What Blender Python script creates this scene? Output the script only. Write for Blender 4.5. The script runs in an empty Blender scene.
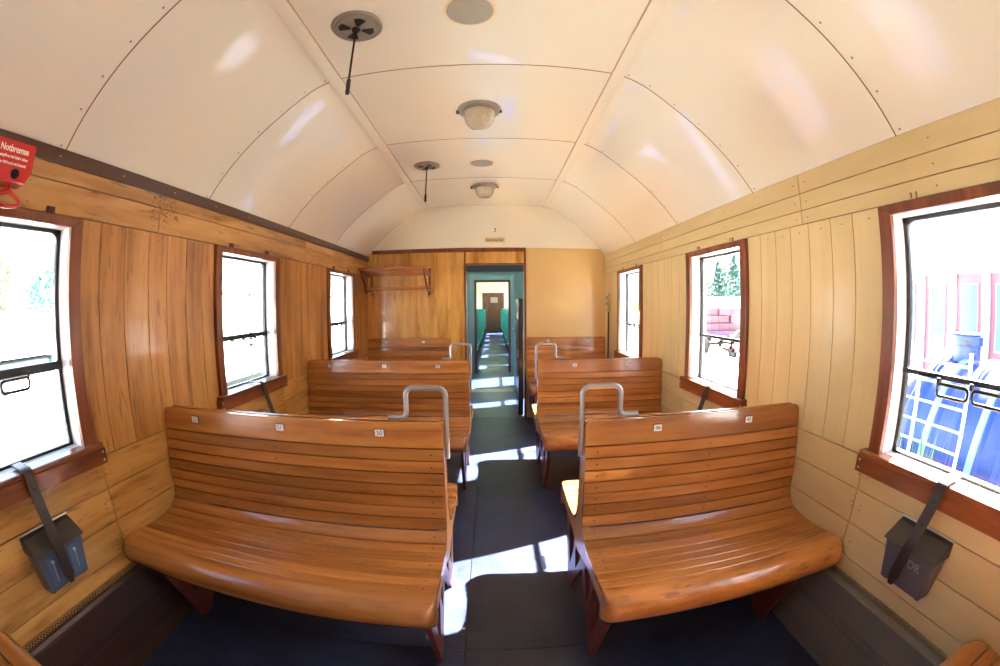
import bpy, bmesh, math, random
from mathutils import Vector, Matrix
from mathutils.geometry import tessellate_polygon
random.seed(7)
sc = bpy.context.scene
COL = sc.collection
PI = math.pi

# ------------------------------------------------------------------ mesh helper
class MB:
    def __init__(self):
        self.v = []; self.f = []; self.m = []; self.t = []
    def add(self, vs, fs, mat=0, tone=None):
        b = len(self.v); tone = random.random() if tone is None else tone
        self.v += [tuple(p) for p in vs]
        for f in fs:
            self.f.append([b + i for i in f]); self.m.append(mat); self.t.append(tone)
        return self
    def box(self, x0, x1, y0, y1, z0, z1, mat=0, tone=None):
        x0, x1 = min(x0, x1), max(x0, x1); y0, y1 = min(y0, y1), max(y0, y1); z0, z1 = min(z0, z1), max(z0, z1)
        vs = [(x0,y0,z0),(x1,y0,z0),(x1,y1,z0),(x0,y1,z0),(x0,y0,z1),(x1,y0,z1),(x1,y1,z1),(x0,y1,z1)]
        return self.add(vs, [(0,3,2,1),(4,5,6,7),(0,1,5,4),(1,2,6,5),(2,3,7,6),(3,0,4,7)], mat, tone)
    def loft(self, rings, mat=0, tone=None, closed=True, caps=True):
        n = len(rings[0]); vs = [p for r in rings for p in r]; fs = []
        for k in range(len(rings) - 1):
            for i in range(n if closed else n - 1):
                j = (i + 1) % n
                fs.append((k*n+i, k*n+j, (k+1)*n+j, (k+1)*n+i))
        if caps and closed:
            fs.append(tuple(range(n))[::-1]); fs.append(tuple((len(rings)-1)*n + i for i in range(n)))
        return self.add(vs, fs, mat, tone)
    def prism(self, poly, fn, a, b, mat=0, tone=None):
        """poly: 2-D outline; fn(u, w, d) -> xyz; between depths a and b."""
        return self.loft([[fn(u, w, a) for u, w in poly], [fn(u, w, b) for u, w in poly]], mat, tone)
    def plate(self, outline, holes, fn, a, b, mat=0, tone=None):
        loops = [outline] + holes
        flat = [p for l in loops for p in l]
        tri = tessellate_polygon([[Vector((u, w, 0)) for u, w in l] for l in loops])
        n = len(flat)
        vs = [fn(u, w, a) for u, w in flat] + [fn(u, w, b) for u, w in flat]
        fs = [tuple(t) for t in tri] + [tuple(i + n for i in reversed(t)) for t in tri]
        o = 0
        for l in loops:
            for i in range(len(l)):
                j = (i + 1) % len(l)
                fs.append((o+i, o+j, o+j+n, o+i+n))
            o += len(l)
        return self.add(vs, fs, mat, tone)
    def tube(self, path, r, n=10, mat=0, tone=None, closed=False):
        P = [Vector(p) for p in path]; rings = []; prev = None
        N = len(P)
        for i, p in enumerate(P):
            if closed: t = P[(i+1) % N] - P[(i-1) % N]
            else: t = P[min(i+1, N-1)] - P[max(i-1, 0)]
            t.normalize()
            if prev is None:
                u = t.orthogonal().normalized()
            else:
                u = prev - t * prev.dot(t)
                u = u.normalized() if u.length > 1e-6 else t.orthogonal().normalized()
            prev = u; w = t.cross(u)
            rr = r[i] if isinstance(r, (list, tuple)) else r
            rings.append([tuple(p + (u*math.cos(2*PI*k/n) + w*math.sin(2*PI*k/n))*rr) for k in range(n)])
        if closed:
            rings.append(rings[0]); return self.loft(rings, mat, tone, caps=False)
        return self.loft(rings, mat, tone)
    def lathe(self, prof, c, axis='Z', n=32, mat=0, tone=None):
        rings = []
        for r, h in prof:
            ring = []
            for k in range(n):
                a = 2*PI*k/n
                u, w = max(r, 1e-5)*math.cos(a), max(r, 1e-5)*math.sin(a)
                d = {'Z': (u, w, h), 'X': (h, u, w), 'Y': (u, h, w)}[axis]
                ring.append((c[0]+d[0], c[1]+d[1], c[2]+d[2]))
            rings.append(ring)
        return self.loft(rings, mat, tone)
    def build(self, name, mats, parent=None, smooth=None, bevel=0, loc=None, weld=False):
        me = bpy.data.meshes.new(name)
        me.from_pydata(self.v, [], self.f)
        mats = mats if isinstance(mats, (list, tuple)) else [mats]
        for m in mats: me.materials.append(m)
        me.polygons.foreach_set('material_index', self.m)
        at = me.attributes.new('tone', 'FLOAT', 'FACE'); at.data.foreach_set('value', self.t)
        bm = bmesh.new(); bm.from_mesh(me)
        if weld: bmesh.ops.remove_doubles(bm, verts=bm.verts, dist=1e-5)
        bmesh.ops.recalc_face_normals(bm, faces=bm.faces); bm.to_mesh(me); bm.free()
        if smooth is not None:
            me.polygons.foreach_set('use_smooth', [True]*len(me.polygons))
            me.set_sharp_from_angle(angle=math.radians(smooth))
        o = bpy.data.objects.new(name, me); COL.objects.link(o)
        if parent: o.parent = parent
        if loc: o.location = loc
        if bevel:
            bv = o.modifiers.new('edge', 'BEVEL'); bv.width = bevel; bv.segments = 2; bv.limit_method = 'ANGLE'; bv.angle_limit = math.radians(40)
        return o

def tag(o, label=None, cat=None, group=None, kind=None):
    if label: o['label'] = label
    if cat: o['category'] = cat
    if group: o['group'] = group
    if kind: o['kind'] = kind
    return o
def empty(name, loc=(0,0,0)):
    o = bpy.data.objects.new(name, None); COL.objects.link(o); o.location = loc; o.empty_display_size = .1
    return o
def kids(o): return [c for c in bpy.data.objects if c.parent == o]
def copy_tree(o, parent=None):
    c = o.copy(); COL.objects.link(c); c.parent = parent
    for ch in kids(o): copy_tree(ch, c)
    return c
def text(body, size, mat, name, parent, M, extrude=.0004, align='CENTER', sx=1.0, bold=0):
    cu = bpy.data.curves.new(name, 'FONT'); cu.body = body; cu.size = size; cu.extrude = extrude; cu.offset = bold
    cu.align_x = align; cu.align_y = 'CENTER'; cu.materials.append(mat)
    tmp = bpy.data.objects.new(name, cu)
    me = bpy.data.meshes.new_from_object(tmp); bpy.data.objects.remove(tmp)
    if not me.materials: me.materials.append(mat)
    o = bpy.data.objects.new(name, me); COL.objects.link(o); o.parent = parent; o['body'] = body
    o.matrix_local = M @ Matrix.Diagonal((sx, 1, 1, 1))
    return o
def redo_text(t, body):
    tmp = text(body, .023, BLACK, 'digits', None, Matrix.Identity(4), .0002)
    t.data = tmp.data; t['body'] = body; bpy.data.objects.remove(tmp)
def face_matrix(loc, right, up):
    r = Vector(right).normalized(); u = Vector(up).normalized(); n = r.cross(u)
    M = Matrix((r, u, n)).transposed().to_4x4(); M.translation = Vector(loc); return M

# ------------------------------------------------------------------ materials
def lin(c):
    return tuple(((x/255)/12.92 if x/255 <= .04045 else ((x/255+.055)/1.055)**2.4) for x in c) + (1,)
def newmat(name):
    m = bpy.data.materials.new(name); m.use_nodes = True; nt = m.node_tree
    b = nt.nodes['Principled BSDF']; return m, nt, b
def plain(name, rgb, rough=.5, metal=0, coat=0, noise=0, nscale=20, bump=0, spec=.5):
    m, nt, b = newmat(name); N, L = nt.nodes, nt.links
    b.inputs['Base Color'].default_value = lin(rgb); b.inputs['Roughness'].default_value = rough
    b.inputs['Metallic'].default_value = metal; b.inputs['Coat Weight'].default_value = coat
    b.inputs['Coat Roughness'].default_value = .08; b.inputs['Specular IOR Level'].default_value = spec
    if noise or bump:
        tc = N.new('ShaderNodeTexCoord'); nz = N.new('ShaderNodeTexNoise')
        nz.inputs['Scale'].default_value = nscale; nz.inputs['Detail'].default_value = 6
        L.new(tc.outputs['Object'], nz.inputs['Vector'])
        if noise:
            mx = N.new('ShaderNodeMix'); mx.data_type = 'RGBA'
            c = lin(rgb); mx.inputs['A'].default_value = tuple(x*(1-noise) for x in c[:3]) + (1,)
            mx.inputs['B'].default_value = tuple(min(1, x*(1+noise)) for x in c[:3]) + (1,)
            L.new(nz.outputs['Fac'], mx.inputs['Factor']); L.new(mx.outputs['Result'], b.inputs['Base Color'])
        if bump:
            bp = N.new('ShaderNodeBump'); bp.inputs['Strength'].default_value = bump; bp.inputs['Distance'].default_value = .003
            L.new(nz.outputs['Fac'], bp.inputs['Height']); L.new(bp.outputs['Normal'], b.inputs['Normal'])
    return m
def wood(name, dark, mid, light, scale, rough=.35, coat=.3, tone=.5, streak=1.0, specks=0, bump=.05):
    """procedural grain: SCALE stretches the noise along the board; 'tone' varies from board to board."""
    m, nt, b = newmat(name); N, L = nt.nodes, nt.links
    tc = N.new('ShaderNodeTexCoord'); mp = N.new('ShaderNodeMapping'); mp.inputs['Scale'].default_value = scale
    at = N.new('ShaderNodeAttribute'); at.attribute_name = 'tone'
    add = N.new('ShaderNodeVectorMath'); add.operation = 'MULTIPLY_ADD'
    add.inputs[1].default_value = (37, 53, 71)
    L.new(tc.outputs['Object'], mp.inputs['Vector'])
    L.new(at.outputs['Fac'], add.inputs[0]); L.new(mp.outputs['Vector'], add.inputs[2])
    n1 = N.new('ShaderNodeTexNoise'); n1.inputs['Scale'].default_value = 1; n1.inputs['Detail'].default_value = 8; n1.inputs['Roughness'].default_value = .62
    n1.inputs['Distortion'].default_value = .4
    L.new(add.outputs['Vector'], n1.inputs['Vector'])
    cr = N.new('ShaderNodeValToRGB'); e = cr.color_ramp.elements
    e[0].position = .5 - .22/streak; e[0].color = lin(dark); e[1].position = .5 + .22/streak; e[1].color = lin(light)
    k = cr.color_ramp.elements.new(.5); k.color = lin(mid)
    L.new(n1.outputs['Fac'], cr.inputs['Fac'])
    hv = N.new('ShaderNodeHueSaturation'); mr = N.new('ShaderNodeMapRange')
    mr.inputs['To Min'].default_value = 1 - tone*.5; mr.inputs['To Max'].default_value = 1 + tone*.5
    L.new(at.outputs['Fac'], mr.inputs['Value']); L.new(mr.outputs['Result'], hv.inputs['Value']); L.new(cr.outputs['Color'], hv.inputs['Color'])
    out = hv.outputs['Color']
    if specks:
        n2 = N.new('ShaderNodeTexNoise'); n2.inputs['Scale'].default_value = specks; n2.inputs['Detail'].default_value = 3
        L.new(mp.outputs['Vector'], n2.inputs['Vector'])
        c2 = N.new('ShaderNodeValToRGB'); c2.color_ramp.elements[0].position = .30; c2.color_ramp.elements[1].position = .40
        c2.color_ramp.elements[0].color = (.55,.5,.45,1); c2.color_ramp.elements[1].color = (1,1,1,1)
        L.new(n2.outputs['Fac'], c2.inputs['Fac'])
        mu = N.new('ShaderNodeMix'); mu.data_type = 'RGBA'; mu.blend_type = 'MULTIPLY'; mu.inputs['Factor'].default_value = 1
        L.new(out, mu.inputs['A']); L.new(c2.outputs['Color'], mu.inputs['B']); out = mu.outputs['Result']
    L.new(out, b.inputs['Base Color'])
    b.inputs['Roughness'].default_value = rough; b.inputs['Coat Weight'].default_value = coat; b.inputs['Coat Roughness'].default_value = .08
    if bump:
        bp = N.new('ShaderNodeBump'); bp.inputs['Strength'].default_value = bump; bp.inputs['Distance'].default_value = .002
        L.new(n1.outputs['Fac'], bp.inputs['Height']); L.new(bp.outputs['Normal'], b.inputs['Normal'])
    return m
def glass_mat(name='window_glass', tint=(.97,.985,.98)):
    m = bpy.data.materials.new(name); m.use_nodes = True; nt = m.node_tree; nt.nodes.clear()
    N, L = nt.nodes, nt.links
    o = N.new('ShaderNodeOutputMaterial'); t = N.new('ShaderNodeBsdfTransparent'); t.inputs['Color'].default_value = tint + (1,)
    g = N.new('ShaderNodeBsdfGlossy'); g.inputs['Roughness'].default_value = .02
    fr = N.new('ShaderNodeFresnel'); fr.inputs['IOR'].default_value = 1.45
    geo = N.new('ShaderNodeNewGeometry'); inv = N.new('ShaderNodeMath'); inv.operation = 'SUBTRACT'; inv.inputs[0].default_value = 1
    mu = N.new('ShaderNodeMath'); mu.operation = 'MULTIPLY'
    L.new(geo.outputs['Backfacing'], inv.inputs[1]); L.new(fr.outputs['Fac'], mu.inputs[0]); L.new(inv.outputs['Value'], mu.inputs[1])
    mx = N.new('ShaderNodeMixShader'); L.new(mu.outputs['Value'], mx.inputs['Fac']); L.new(t.outputs['BSDF'], mx.inputs[1]); L.new(g.outputs['BSDF'], mx.inputs[2])
    L.new(mx.outputs['Shader'], o.inputs['Surface'])
    return m
def perforated(name, rgb, pitch=.011, r=.0034, rough=.45):
    """sheet metal with a real grid of round see-through holes, laid out in the sheet's own plane (object Y/Z and X)."""
    m, nt, b = newmat(name); N, L = nt.nodes, nt.links
    b.inputs['Base Color'].default_value = lin(rgb); b.inputs['Roughness'].default_value = rough; b.inputs['Metallic'].default_value = .3
    tc = N.new('ShaderNodeTexCoord'); sp = N.new('ShaderNodeSeparateXYZ'); L.new(tc.outputs['Object'], sp.inputs['Vector'])
    ad = N.new('ShaderNodeMath'); ad.operation = 'ADD'; L.new(sp.outputs['Z'], ad.inputs[0]); L.new(sp.outputs['X'], ad.inputs[1])
    def M(op, a, bb=None):
        n = N.new('ShaderNodeMath'); n.operation = op
        for i, s in enumerate((a, bb)):
            if s is None: continue
            if isinstance(s, (int, float)): n.inputs[i].default_value = s
            else: L.new(s, n.inputs[i])
        return n.outputs['Value']
    y = sp.outputs['Y']; z = ad.outputs['Value']
    p = M('ADD', y, z); q = M('SUBTRACT', y, z)
    fx = M('SUBTRACT', M('FRACT', M('DIVIDE', p, pitch)), .5); fy = M('SUBTRACT', M('FRACT', M('DIVIDE', q, pitch)), .5)
    d = M('SQRT', M('ADD', M('MULTIPLY', fx, fx), M('MULTIPLY', fy, fy)))
    hole = M('LESS_THAN', d, r/pitch)
    tr = N.new('ShaderNodeBsdfTransparent'); mx = N.new('ShaderNodeMixShader')
    L.new(hole, mx.inputs['Fac']); L.new(b.outputs['BSDF'], mx.inputs[1]); L.new(tr.outputs['BSDF'], mx.inputs[2])
    L.new(mx.outputs['Shader'], nt.nodes['Material Output'].inputs['Surface'])
    return m

WALLV = wood('honey_varnish_upright', (112,62,22), (184,128,62), (208,158,90), (9, 9, 1.1), .42, .15, .22, .95, 5, .03)
WALLH = wood('honey_varnish_level', (124,72,26), (192,140,72), (216,168,98), (9, 1.1, 9), .3, .4, .16, 1.0, 5, .05)
VENEER = wood('honey_veneer', (146,94,38), (204,152,74), (222,176,98), (12, 12, 1.0), .28, .5, .1, 1.1, 6, .03)
CREAMV = wood('cream_paint_upright', (188,164,114), (202,177,127), (212,187,138), (6, 6, 1), .45, .1, .05, .8, 0, .03)
CREAMH = wood('cream_paint_level', (186,162,112), (199,174,124), (210,185,136), (6, 1, 6), .45, .1, .05, .8, 0, .03)
TAN = plain('tan_paint', (212,180,118), .3, coat=.2, noise=.04, nscale=5)
CREAM = plain('cream_enamel', (235,234,216), .22, coat=1, noise=.02, nscale=1.5, bump=.0)
CREAM.node_tree.nodes['Principled BSDF'].inputs['Coat Roughness'].default_value = .04
CREAM.node_tree.nodes['Principled BSDF'].inputs['Coat IOR'].default_value = 1.75
CREAM_B = plain('cream_batten_paint', (226,204,164), .3, coat=.3)
SEAM = plain('seam_backing_brown', (60,44,30), .8)  # dark brown backing behind the wall boards and ceiling panels
DARKSCREW = plain('dark_screw', (70,50,34), .5, metal=.4)
MAHOG = wood('mahogany', (72,32,14), (114,56,28), (142,78,42), (14, 14, 2), .3, .4, .12, 1, 0, .03)
MAHOGH = wood('mahogany_level', (74,34,14), (122,62,30), (150,84,44), (14, 2, 14), .3, .45, .12, 1, 0, .03)
CORNICE = plain('dark_brown_paint', (72,36,22), .35, coat=.3, noise=.15)
REVEAL = plain('pale_reveal_paint', (214,206,204), .35, coat=.3)
SLAT = wood('bench_varnish', (128,78,38), (174,112,56), (198,136,74), (1.4, 16, 16), .25, .6, .42, .9, 0, .012)
SLATW = wood('bench_varnish_worn', (112,64,28), (178,112,50), (204,136,66), (3, 9, 9), .28, .5, .3, 1.1, 3.2, .06)
SLATEND = wood('bench_end_varnish', (150,92,44), (196,136,76), (212,156,96), (18, 4, 4), .35, .4, .1, 1.0, 0, .03)
IRON = plain('red_brown_iron', (92,30,22), .42, coat=.2, noise=.2, nscale=18)
RACK = wood('rack_wood', (104,54,20), (158,90,36), (184,116,54), (2,16,16), .35, .4, .3)
STEEL = plain('brushed_steel', (166,170,178), .3, metal=.65)
GREYMETAL = plain('grey_painted_metal', (136,130,120), .4, metal=.1, noise=.15, nscale=30)
DARKMETAL = plain('dark_metal', (40,36,34), .45, metal=.5)
SASH = plain('black_sash', (22,22,26), .4)
SASHROD = plain('dark_brass', (60,54,46), .35, metal=.7)
LEATHER = plain('dark_leather', (44,26,22), .45, noise=.25, nscale=40, bump=.1)
BIN = plain('blue_grey_bin', (96,104,120), .35, metal=.35, noise=.15, nscale=25)
BIN2 = plain('mauve_grey_bin', (112,106,112), .35, metal=.35, noise=.15, nscale=25)
BINLID = plain('bin_lid_metal', (72,66,62), .4, metal=.4, noise=.2, nscale=60)
BINRIM = plain('bin_rim', (190,186,180), .3, metal=.7)
RED = plain('signal_red', (196,16,16), .35, coat=.4)
WHITE = plain('white_enamel', (238,238,236), .3, coat=.3)
BLACK = plain('black_ink', (14,14,16), .5)
OPAL = plain('opal_disc', (162,160,144), .35, coat=.3, noise=.1, nscale=30)
LAMPGLASS = plain('frosted_lamp_glass', (176,168,142), .15, coat=.8, noise=.25, nscale=45, bump=.4)
BRASSY = plain('sign_cream', (214,192,140), .4)
HEAT = perforated('perforated_brown_sheet', (54,28,24))
HEAT2 = perforated('perforated_brown_strip', (150,120,90), .016, .0052)
HEATG2 = perforated('perforated_grey_strip', (120,112,100), .014, .0045)
HEATS = plain('brown_sheet', (62,38,28), .45, metal=.2, noise=.1)
HEATG = perforated('perforated_grey_sheet', (124,116,104))
HEATGS = plain('grey_sheet', (104,98,90), .45, metal=.2, noise=.1)
GLASS = glass_mat()
def floor_mat():
    m, nt, b = newmat('blue_black_linoleum'); N, L = nt.nodes, nt.links
    tc = N.new('ShaderNodeTexCoord'); nz = N.new('ShaderNodeTexNoise'); nz.inputs['Scale'].default_value = 3; nz.inputs['Detail'].default_value = 10; nz.inputs['Roughness'].default_value = .7
    L.new(tc.outputs['Object'], nz.inputs['Vector'])
    cr = N.new('ShaderNodeValToRGB'); cr.color_ramp.elements[0].color = lin((26,31,52)); cr.color_ramp.elements[1].color = lin((51,58,86))
    cr.color_ramp.elements[0].position = .35; cr.color_ramp.elements[1].position = .7
    L.new(nz.outputs['Fac'], cr.inputs['Fac']); L.new(cr.outputs['Color'], b.inputs['Base Color'])
    b.inputs['Roughness'].default_value = .42
    return m
LINO = floor_mat()

# ------------------------------------------------------------------ dimensions (metres)
W = 1.40; D = 4.776; YB = -3.2
PIT = 1.6374; WA, WB = 1.871, 2.602
ZT, ZS = 1.685, .868
ZSS = {-1: .872, 1: .842}      # sill heights, left and right wall
FR, FT = .058, .036            # window architrave widths, sides and head
SEAMS = [-2.98, -2.03, -1.07, -.118, .835, 1.788, 2.755, 3.692, D]
WIN = [(WA + k*PIT, WB + k*PIT) for k in (-3, -2, -1, 0, 1)]

# ------------------------------------------------------------------ floor
m = MB(); g = .002
xs = [-W, -.045, W]
ys = [YB, -2.0, 1.223, 3.6, D+.02]
for i in range(2):
    for j in range(len(ys)-1):
        m.box(xs[i]+g*(i > 0), xs[i+1]-g*(i < 1), ys[j]+g, ys[j+1]-g, -.03, 0)
m.box(-W-.1, W+.1, YB, D+.02, -.06, -.008, 1)
fl = m.build('floor', [LINO, BLACK]); tag(fl, 'dark blue-black linoleum carriage floor with sun patches', kind='structure')

# ------------------------------------------------------------------ side walls
CUTS = {-1: [0, .108, .247, .40, .525, .67, .80], 1: [0, .15, .277, .418, .546, .663, .79]}; LO = .812
def side_wall(s, name, mv, mh, zseams, cornice):
    m = MB(); CUT = CUTS[s]; ZB = ZSS[s]
    X = lambda d: s*(W + d)
    def board(y0, y1, z0, z1, mat):
        m.box(X(0), X(.016), y0+.0018, y1-.0018, z0+.0018, z1-.0018, mat)
    # joints of the level boards, at the window edges
    joints = [YB] + [WB + k*PIT + .025 for k in (-3, -2, -1, 0)] + [D]
    up = [ZT + .004] + zseams + [1.914]
    for a, b in zip(up[:-1], up[1:]):
        jj = [YB, -.2, 1.42, 3.06, D]
        for c, d in zip(jj[:-1], jj[1:]): board(c, d, a, b, 1)
    low = [.0, .13, .27, .41, .545, .682, LO]
    for a, b in zip(low[:-1], low[1:]):
        for c, d in zip(joints[:-1], joints[1:]): board(c, d, a, b, 1)
    # upright boards on the pillars between the windows
    piers = [(YB, WIN[0][0])] + [(WIN[i][1], WIN[i+1][0]) for i in range(len(WIN)-1)] + [(WIN[-1][1], D)]
    for a, b in piers:
        cuts = [a + c for c in CUT if a + c < b - .03] + [b]
        if b - a > .95: cuts = [a + (b-a)*i/max(1, round((b-a)/.12)) for i in range(max(1, round((b-a)/.12)) + 1)]
        for c, d in zip(cuts[:-1], cuts[1:]): board(c, d, LO, ZT+.004, 0)
    # strip up to the window sill, and backing with the openings left free
    for a, b in WIN:
        board(a, b, LO, ZB, 1)
    def backing(y0, y1, z0, z1): m.box(X(.017), X(.085), y0, y1, z0, z1, 2)
    backing(YB, D, 0, ZB-.024); backing(YB, D, ZT-FT+.014, 1.97)
    for a, b in [(YB, WIN[0][0]+FR-.0135)] + [(WIN[i][1]-FR+.0135, WIN[i+1][0]+FR-.0135) for i in range(len(WIN)-1)] + [(WIN[-1][1]-FR+.0135, D)]:
        backing(a, b, ZB-.024, ZT-FT+.014)
    # rows of small screws on the boards
    q = m
    for k in range(-1, 3):
        y0 = WB + k*PIT
        for dy in (-.012, .034):
            for z in (.45, .475, .61, .63, .74, .76): q.lathe([(.003, s*.0), (.003, -s*.0015), (0, -s*.002)], (X(0), y0+dy, z), 'X', 8, 3)
        for c in CUT[:-1]:
            q.lathe([(.003, 0), (.003, -s*.0015), (0, -s*.002)], (X(0), y0+c+.06, 1.655), 'X', 8, 3)
    for y in (-.1, .7, 1.38, 1.46, 2.1, 3.02, 3.1, 3.8):
        for z in (1.715, 1.785, 1.87): q.lathe([(.003, 0), (.003, -s*.0015), (0, -s*.002)], (X(0), y, z), 'X', 8, 3)
    return m.build(name, [mv, mh, SEAM, DARKSCREW], bevel=.0012)
wl = side_wall(-1, 'wall_left', WALLV, WALLH, [1.803], True)
tag(wl, 'honey varnished board wall on the left with three windows', kind='structure')
wr = side_wall(1, 'wall_right', CREAMV, CREAMH, [1.75, 1.825], False)
tag(wr, 'cream painted board wall on the right with three windows', kind='structure')
# rough scraped patch on the left wall boards
m = MB()
for i in range(90):
    y = 1.355 + random.random()*.19; z = 1.80 + (random.random()-.5)*.11; h = .003 + random.random()*.009
    m.box(-W+.0005, -W+.002, y, y+.003+random.random()*.012, z, z+h)
m.build('scraped_patch', wood('rough_wood', (88,48,16), (150,96,40), (190,134,66), (20,20,4), .7, 0, .6), wl)
# dark cornice strip along the left wall top
m = MB(); m.box(-W, -W+.014, YB, D, 1.862, 1.916)
for k in range(-8, 14): m.lathe([(.004, 0), (.004, .0015), (0, .002)], (-W+.014, .12 + k*.345, 1.888), 'X', 8, 1)
co = m.build('trim_1', [CORNICE, plain('brass_screw', (200,160,110), .35, metal=.7)]); tag(co, 'dark brown cornice strip along the top of the left wall', kind='structure')

# ------------------------------------------------------------------ ceiling
ARCH = [(0, 2.497), (.25, 2.495), (.45, 2.490), (.60, 2.483), (.694, 2.475), (.76, 2.456), (.829, 2.424), (.91, 2.369), (.989, 2.309), (1.07, 2.248), (1.155, 2.178), (1.22, 2.118), (1.284, 2.053), (1.34, 1.99), (1.40, 1.9126)]
def arch_z(x):
    x = abs(x)
    for (a, za), (b, zb) in zip(ARCH[:-1], ARCH[1:]):
        if x <= b: return za + (zb-za)*(x-a)/(b-a)
    return ARCH[-1][1]
def arch_smooth(n=60):
    # Catmull-Rom through the profile
    P = ARCH; out = []
    for i in range(len(P)-1):
        p0 = P[max(i-1, 0)]; p1 = P[i]; p2 = P[i+1]; p3 = P[min(i+2, len(P)-1)]
        if i == 0: p0 = (-P[1][0], P[1][1])
        for k in range(4):
            t = k/4
            out.append(tuple(.5*((2*p1[d]) + (-p0[d]+p2[d])*t + (2*p0[d]-5*p1[d]+4*p2[d]-p3[d])*t*t + (-p0[d]+3*p1[d]-3*p2[d]+p3[d])*t**3) for d in (0, 1)))
    out.append(P[-1]); return out
AS = arch_smooth()
XB = .694
half = AS
cen = [p for p in half if p[0] <= XB-.001] + [(XB, arch_z(XB))]
cov = [(XB, arch_z(XB))] + [p for p in half if p[0] > XB+.001]
cen_full = [(-x, z) for x, z in cen[::-1]][:-1] + cen
m = MB(); gp = .0006
for y0, y1 in zip([YB]+SEAMS[:-1], SEAMS):
    for prof in (cen_full, cov, [(-x, z) for x, z in cov[::-1]]):
        a = [(x, y0+gp, z) for x, z in prof]; b = [(x, y1-gp, z) for x, z in prof]
        a2 = [(x, y0+gp, z+.004) for x, z in prof]; b2 = [(x, y1-gp, z+.004) for x, z in prof]
        n = len(prof)
        vs = a + b + a2 + b2; fs = []
        for i in range(n-1):
            fs += [(i, i+1, n+i+1, n+i), (2*n+i+1, 2*n+i, 3*n+i, 3*n+i+1), (i+1, i, 2*n+i, 2*n+i+1), (n+i, n+i+1, 3*n+i+1, 3*n+i)]
        m.add(vs, fs)
full = [(-x, z) for x, z in half[::-1]][:-1] + half
for y in SEAMS[:-1]:          # thin joint beads between the panels
    n = len(full)
    m.loft([[(x, y-.0026, z+.001), (x, y-.0026, z-.0016), (x, y+.0026, z-.0016), (x, y+.0026, z+.001)] for x, z in full], 3)
m.loft([[(x, YB, z+.006) for x, z in full] + [(x, YB, z+.08) for x, z in full[::-1]], [(x, D, z+.006) for x, z in full] + [(x, D, z+.08) for x, z in full[::-1]]], 1)
for y in SEAMS[:-1]:
    for s in (-1, 1):
        for k, (x, z) in enumerate(cov):
            if k % 6 == 3:
                m.lathe([(.004, .003), (.004, -.003)], (s*x, y-.03, z), 'Z', 6, 2)
ce = m.build('ceiling', [CREAM, SEAM, plain('cream_screw', (150,130,100), .5), plain('panel_joint', (120,88,58), .5)], smooth=25); tag(ce, 'glossy cream arched carriage ceiling with panel seams', kind='structure')
for s in (-1, 1):
    m = MB(); z0 = arch_z(XB)
    x0, x1 = XB-.028, XB+.028
    m.loft([[(s*x0, y, arch_z(x0)+.002), (s*x0, y, arch_z(x0)-.009), (s*(x0+.012), y, arch_z(x0+.012)-.011), (s*(x1-.012), y, arch_z(x1-.012)-.011), (s*x1, y, arch_z(x1)-.009), (s*x1, y, arch_z(x1)+.002)] for y in (YB, D)])
    m.build('batten', CREAM, ce, smooth=30)
    m = MB()
    for xe in (x0-.0025, x1): m.loft([[(s*xe, y, arch_z(xe)+.001), (s*xe, y, arch_z(xe)-.0025), (s*(xe+.0025), y, arch_z(xe+.0025)-.0025), (s*(xe+.0025), y, arch_z(xe+.0025)+.001)] for y in (YB, D)])
    m.build('batten_edge', plain('batten_joint', (176,140,98), .5), ce)

# ------------------------------------------------------------------ end wall with the doorway
DX0, DX1, DZ = -.229, .438, 1.79
def arch_panel(m, x0, x1, zb, y0, y1, mat, n=14):
    pts = [(x0 + (x1-x0)*i/n) for i in range(n+1)]
    top = [(x, arch_z(x)+.001) for x in pts]
    poly = [(x1, zb)] + top[::-1] + [(x0, zb)]
    poly = [(x0, zb), (x1, zb)] + top[::-1]
    m.prism(poly, lambda u, w, d: (u, d, w), y0, y1, mat)
m = MB()
m.box(-W, DX0-.02, D, D+.05, 0, 1.975, 0, .5)
m.box(DX0-.02, DX1+.02, D, D+.05, DZ+.02, 1.975, 0, .8)
m.box(DX1+.02, W-.001, D, D+.05, 0, 1.984, 1, .5)
arch_panel(m, -1.341, 1.341, 1.985, D, D+.05, 2, 40)
we = m.build('wall_back', [VENEER, TAN, CREAM]); tag(we, 'end wall, veneered on the left and tan painted on the right of the doorway', kind='structure')
m = MB()
m.box(-1.345, DX1+.022, D-.012, D, 1.942, 1.989)              # top rail
m.box(DX0-.022, DX0, D-.014, D+.05, 0, 1.945)
m.box(DX1, DX1+.022, D-.014, D+.05, 0, 1.945)
m.box(DX0, DX1, D-.006, D+.05, DZ, DZ+.02)
tr = m.build('trim_2', MAHOG, bevel=.003); tag(tr, 'dark mahogany frame around the open doorway and along the wall top', kind='structure')
m = MB(); m.box(-W, W, YB-.05, YB, 0, 1.90); arch_panel(m, -W, W, 1.90, YB-.05, YB, 0, 40)
wb = m.build('wall_rear', [VENEER]); tag(wb, kind='structure')

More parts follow.
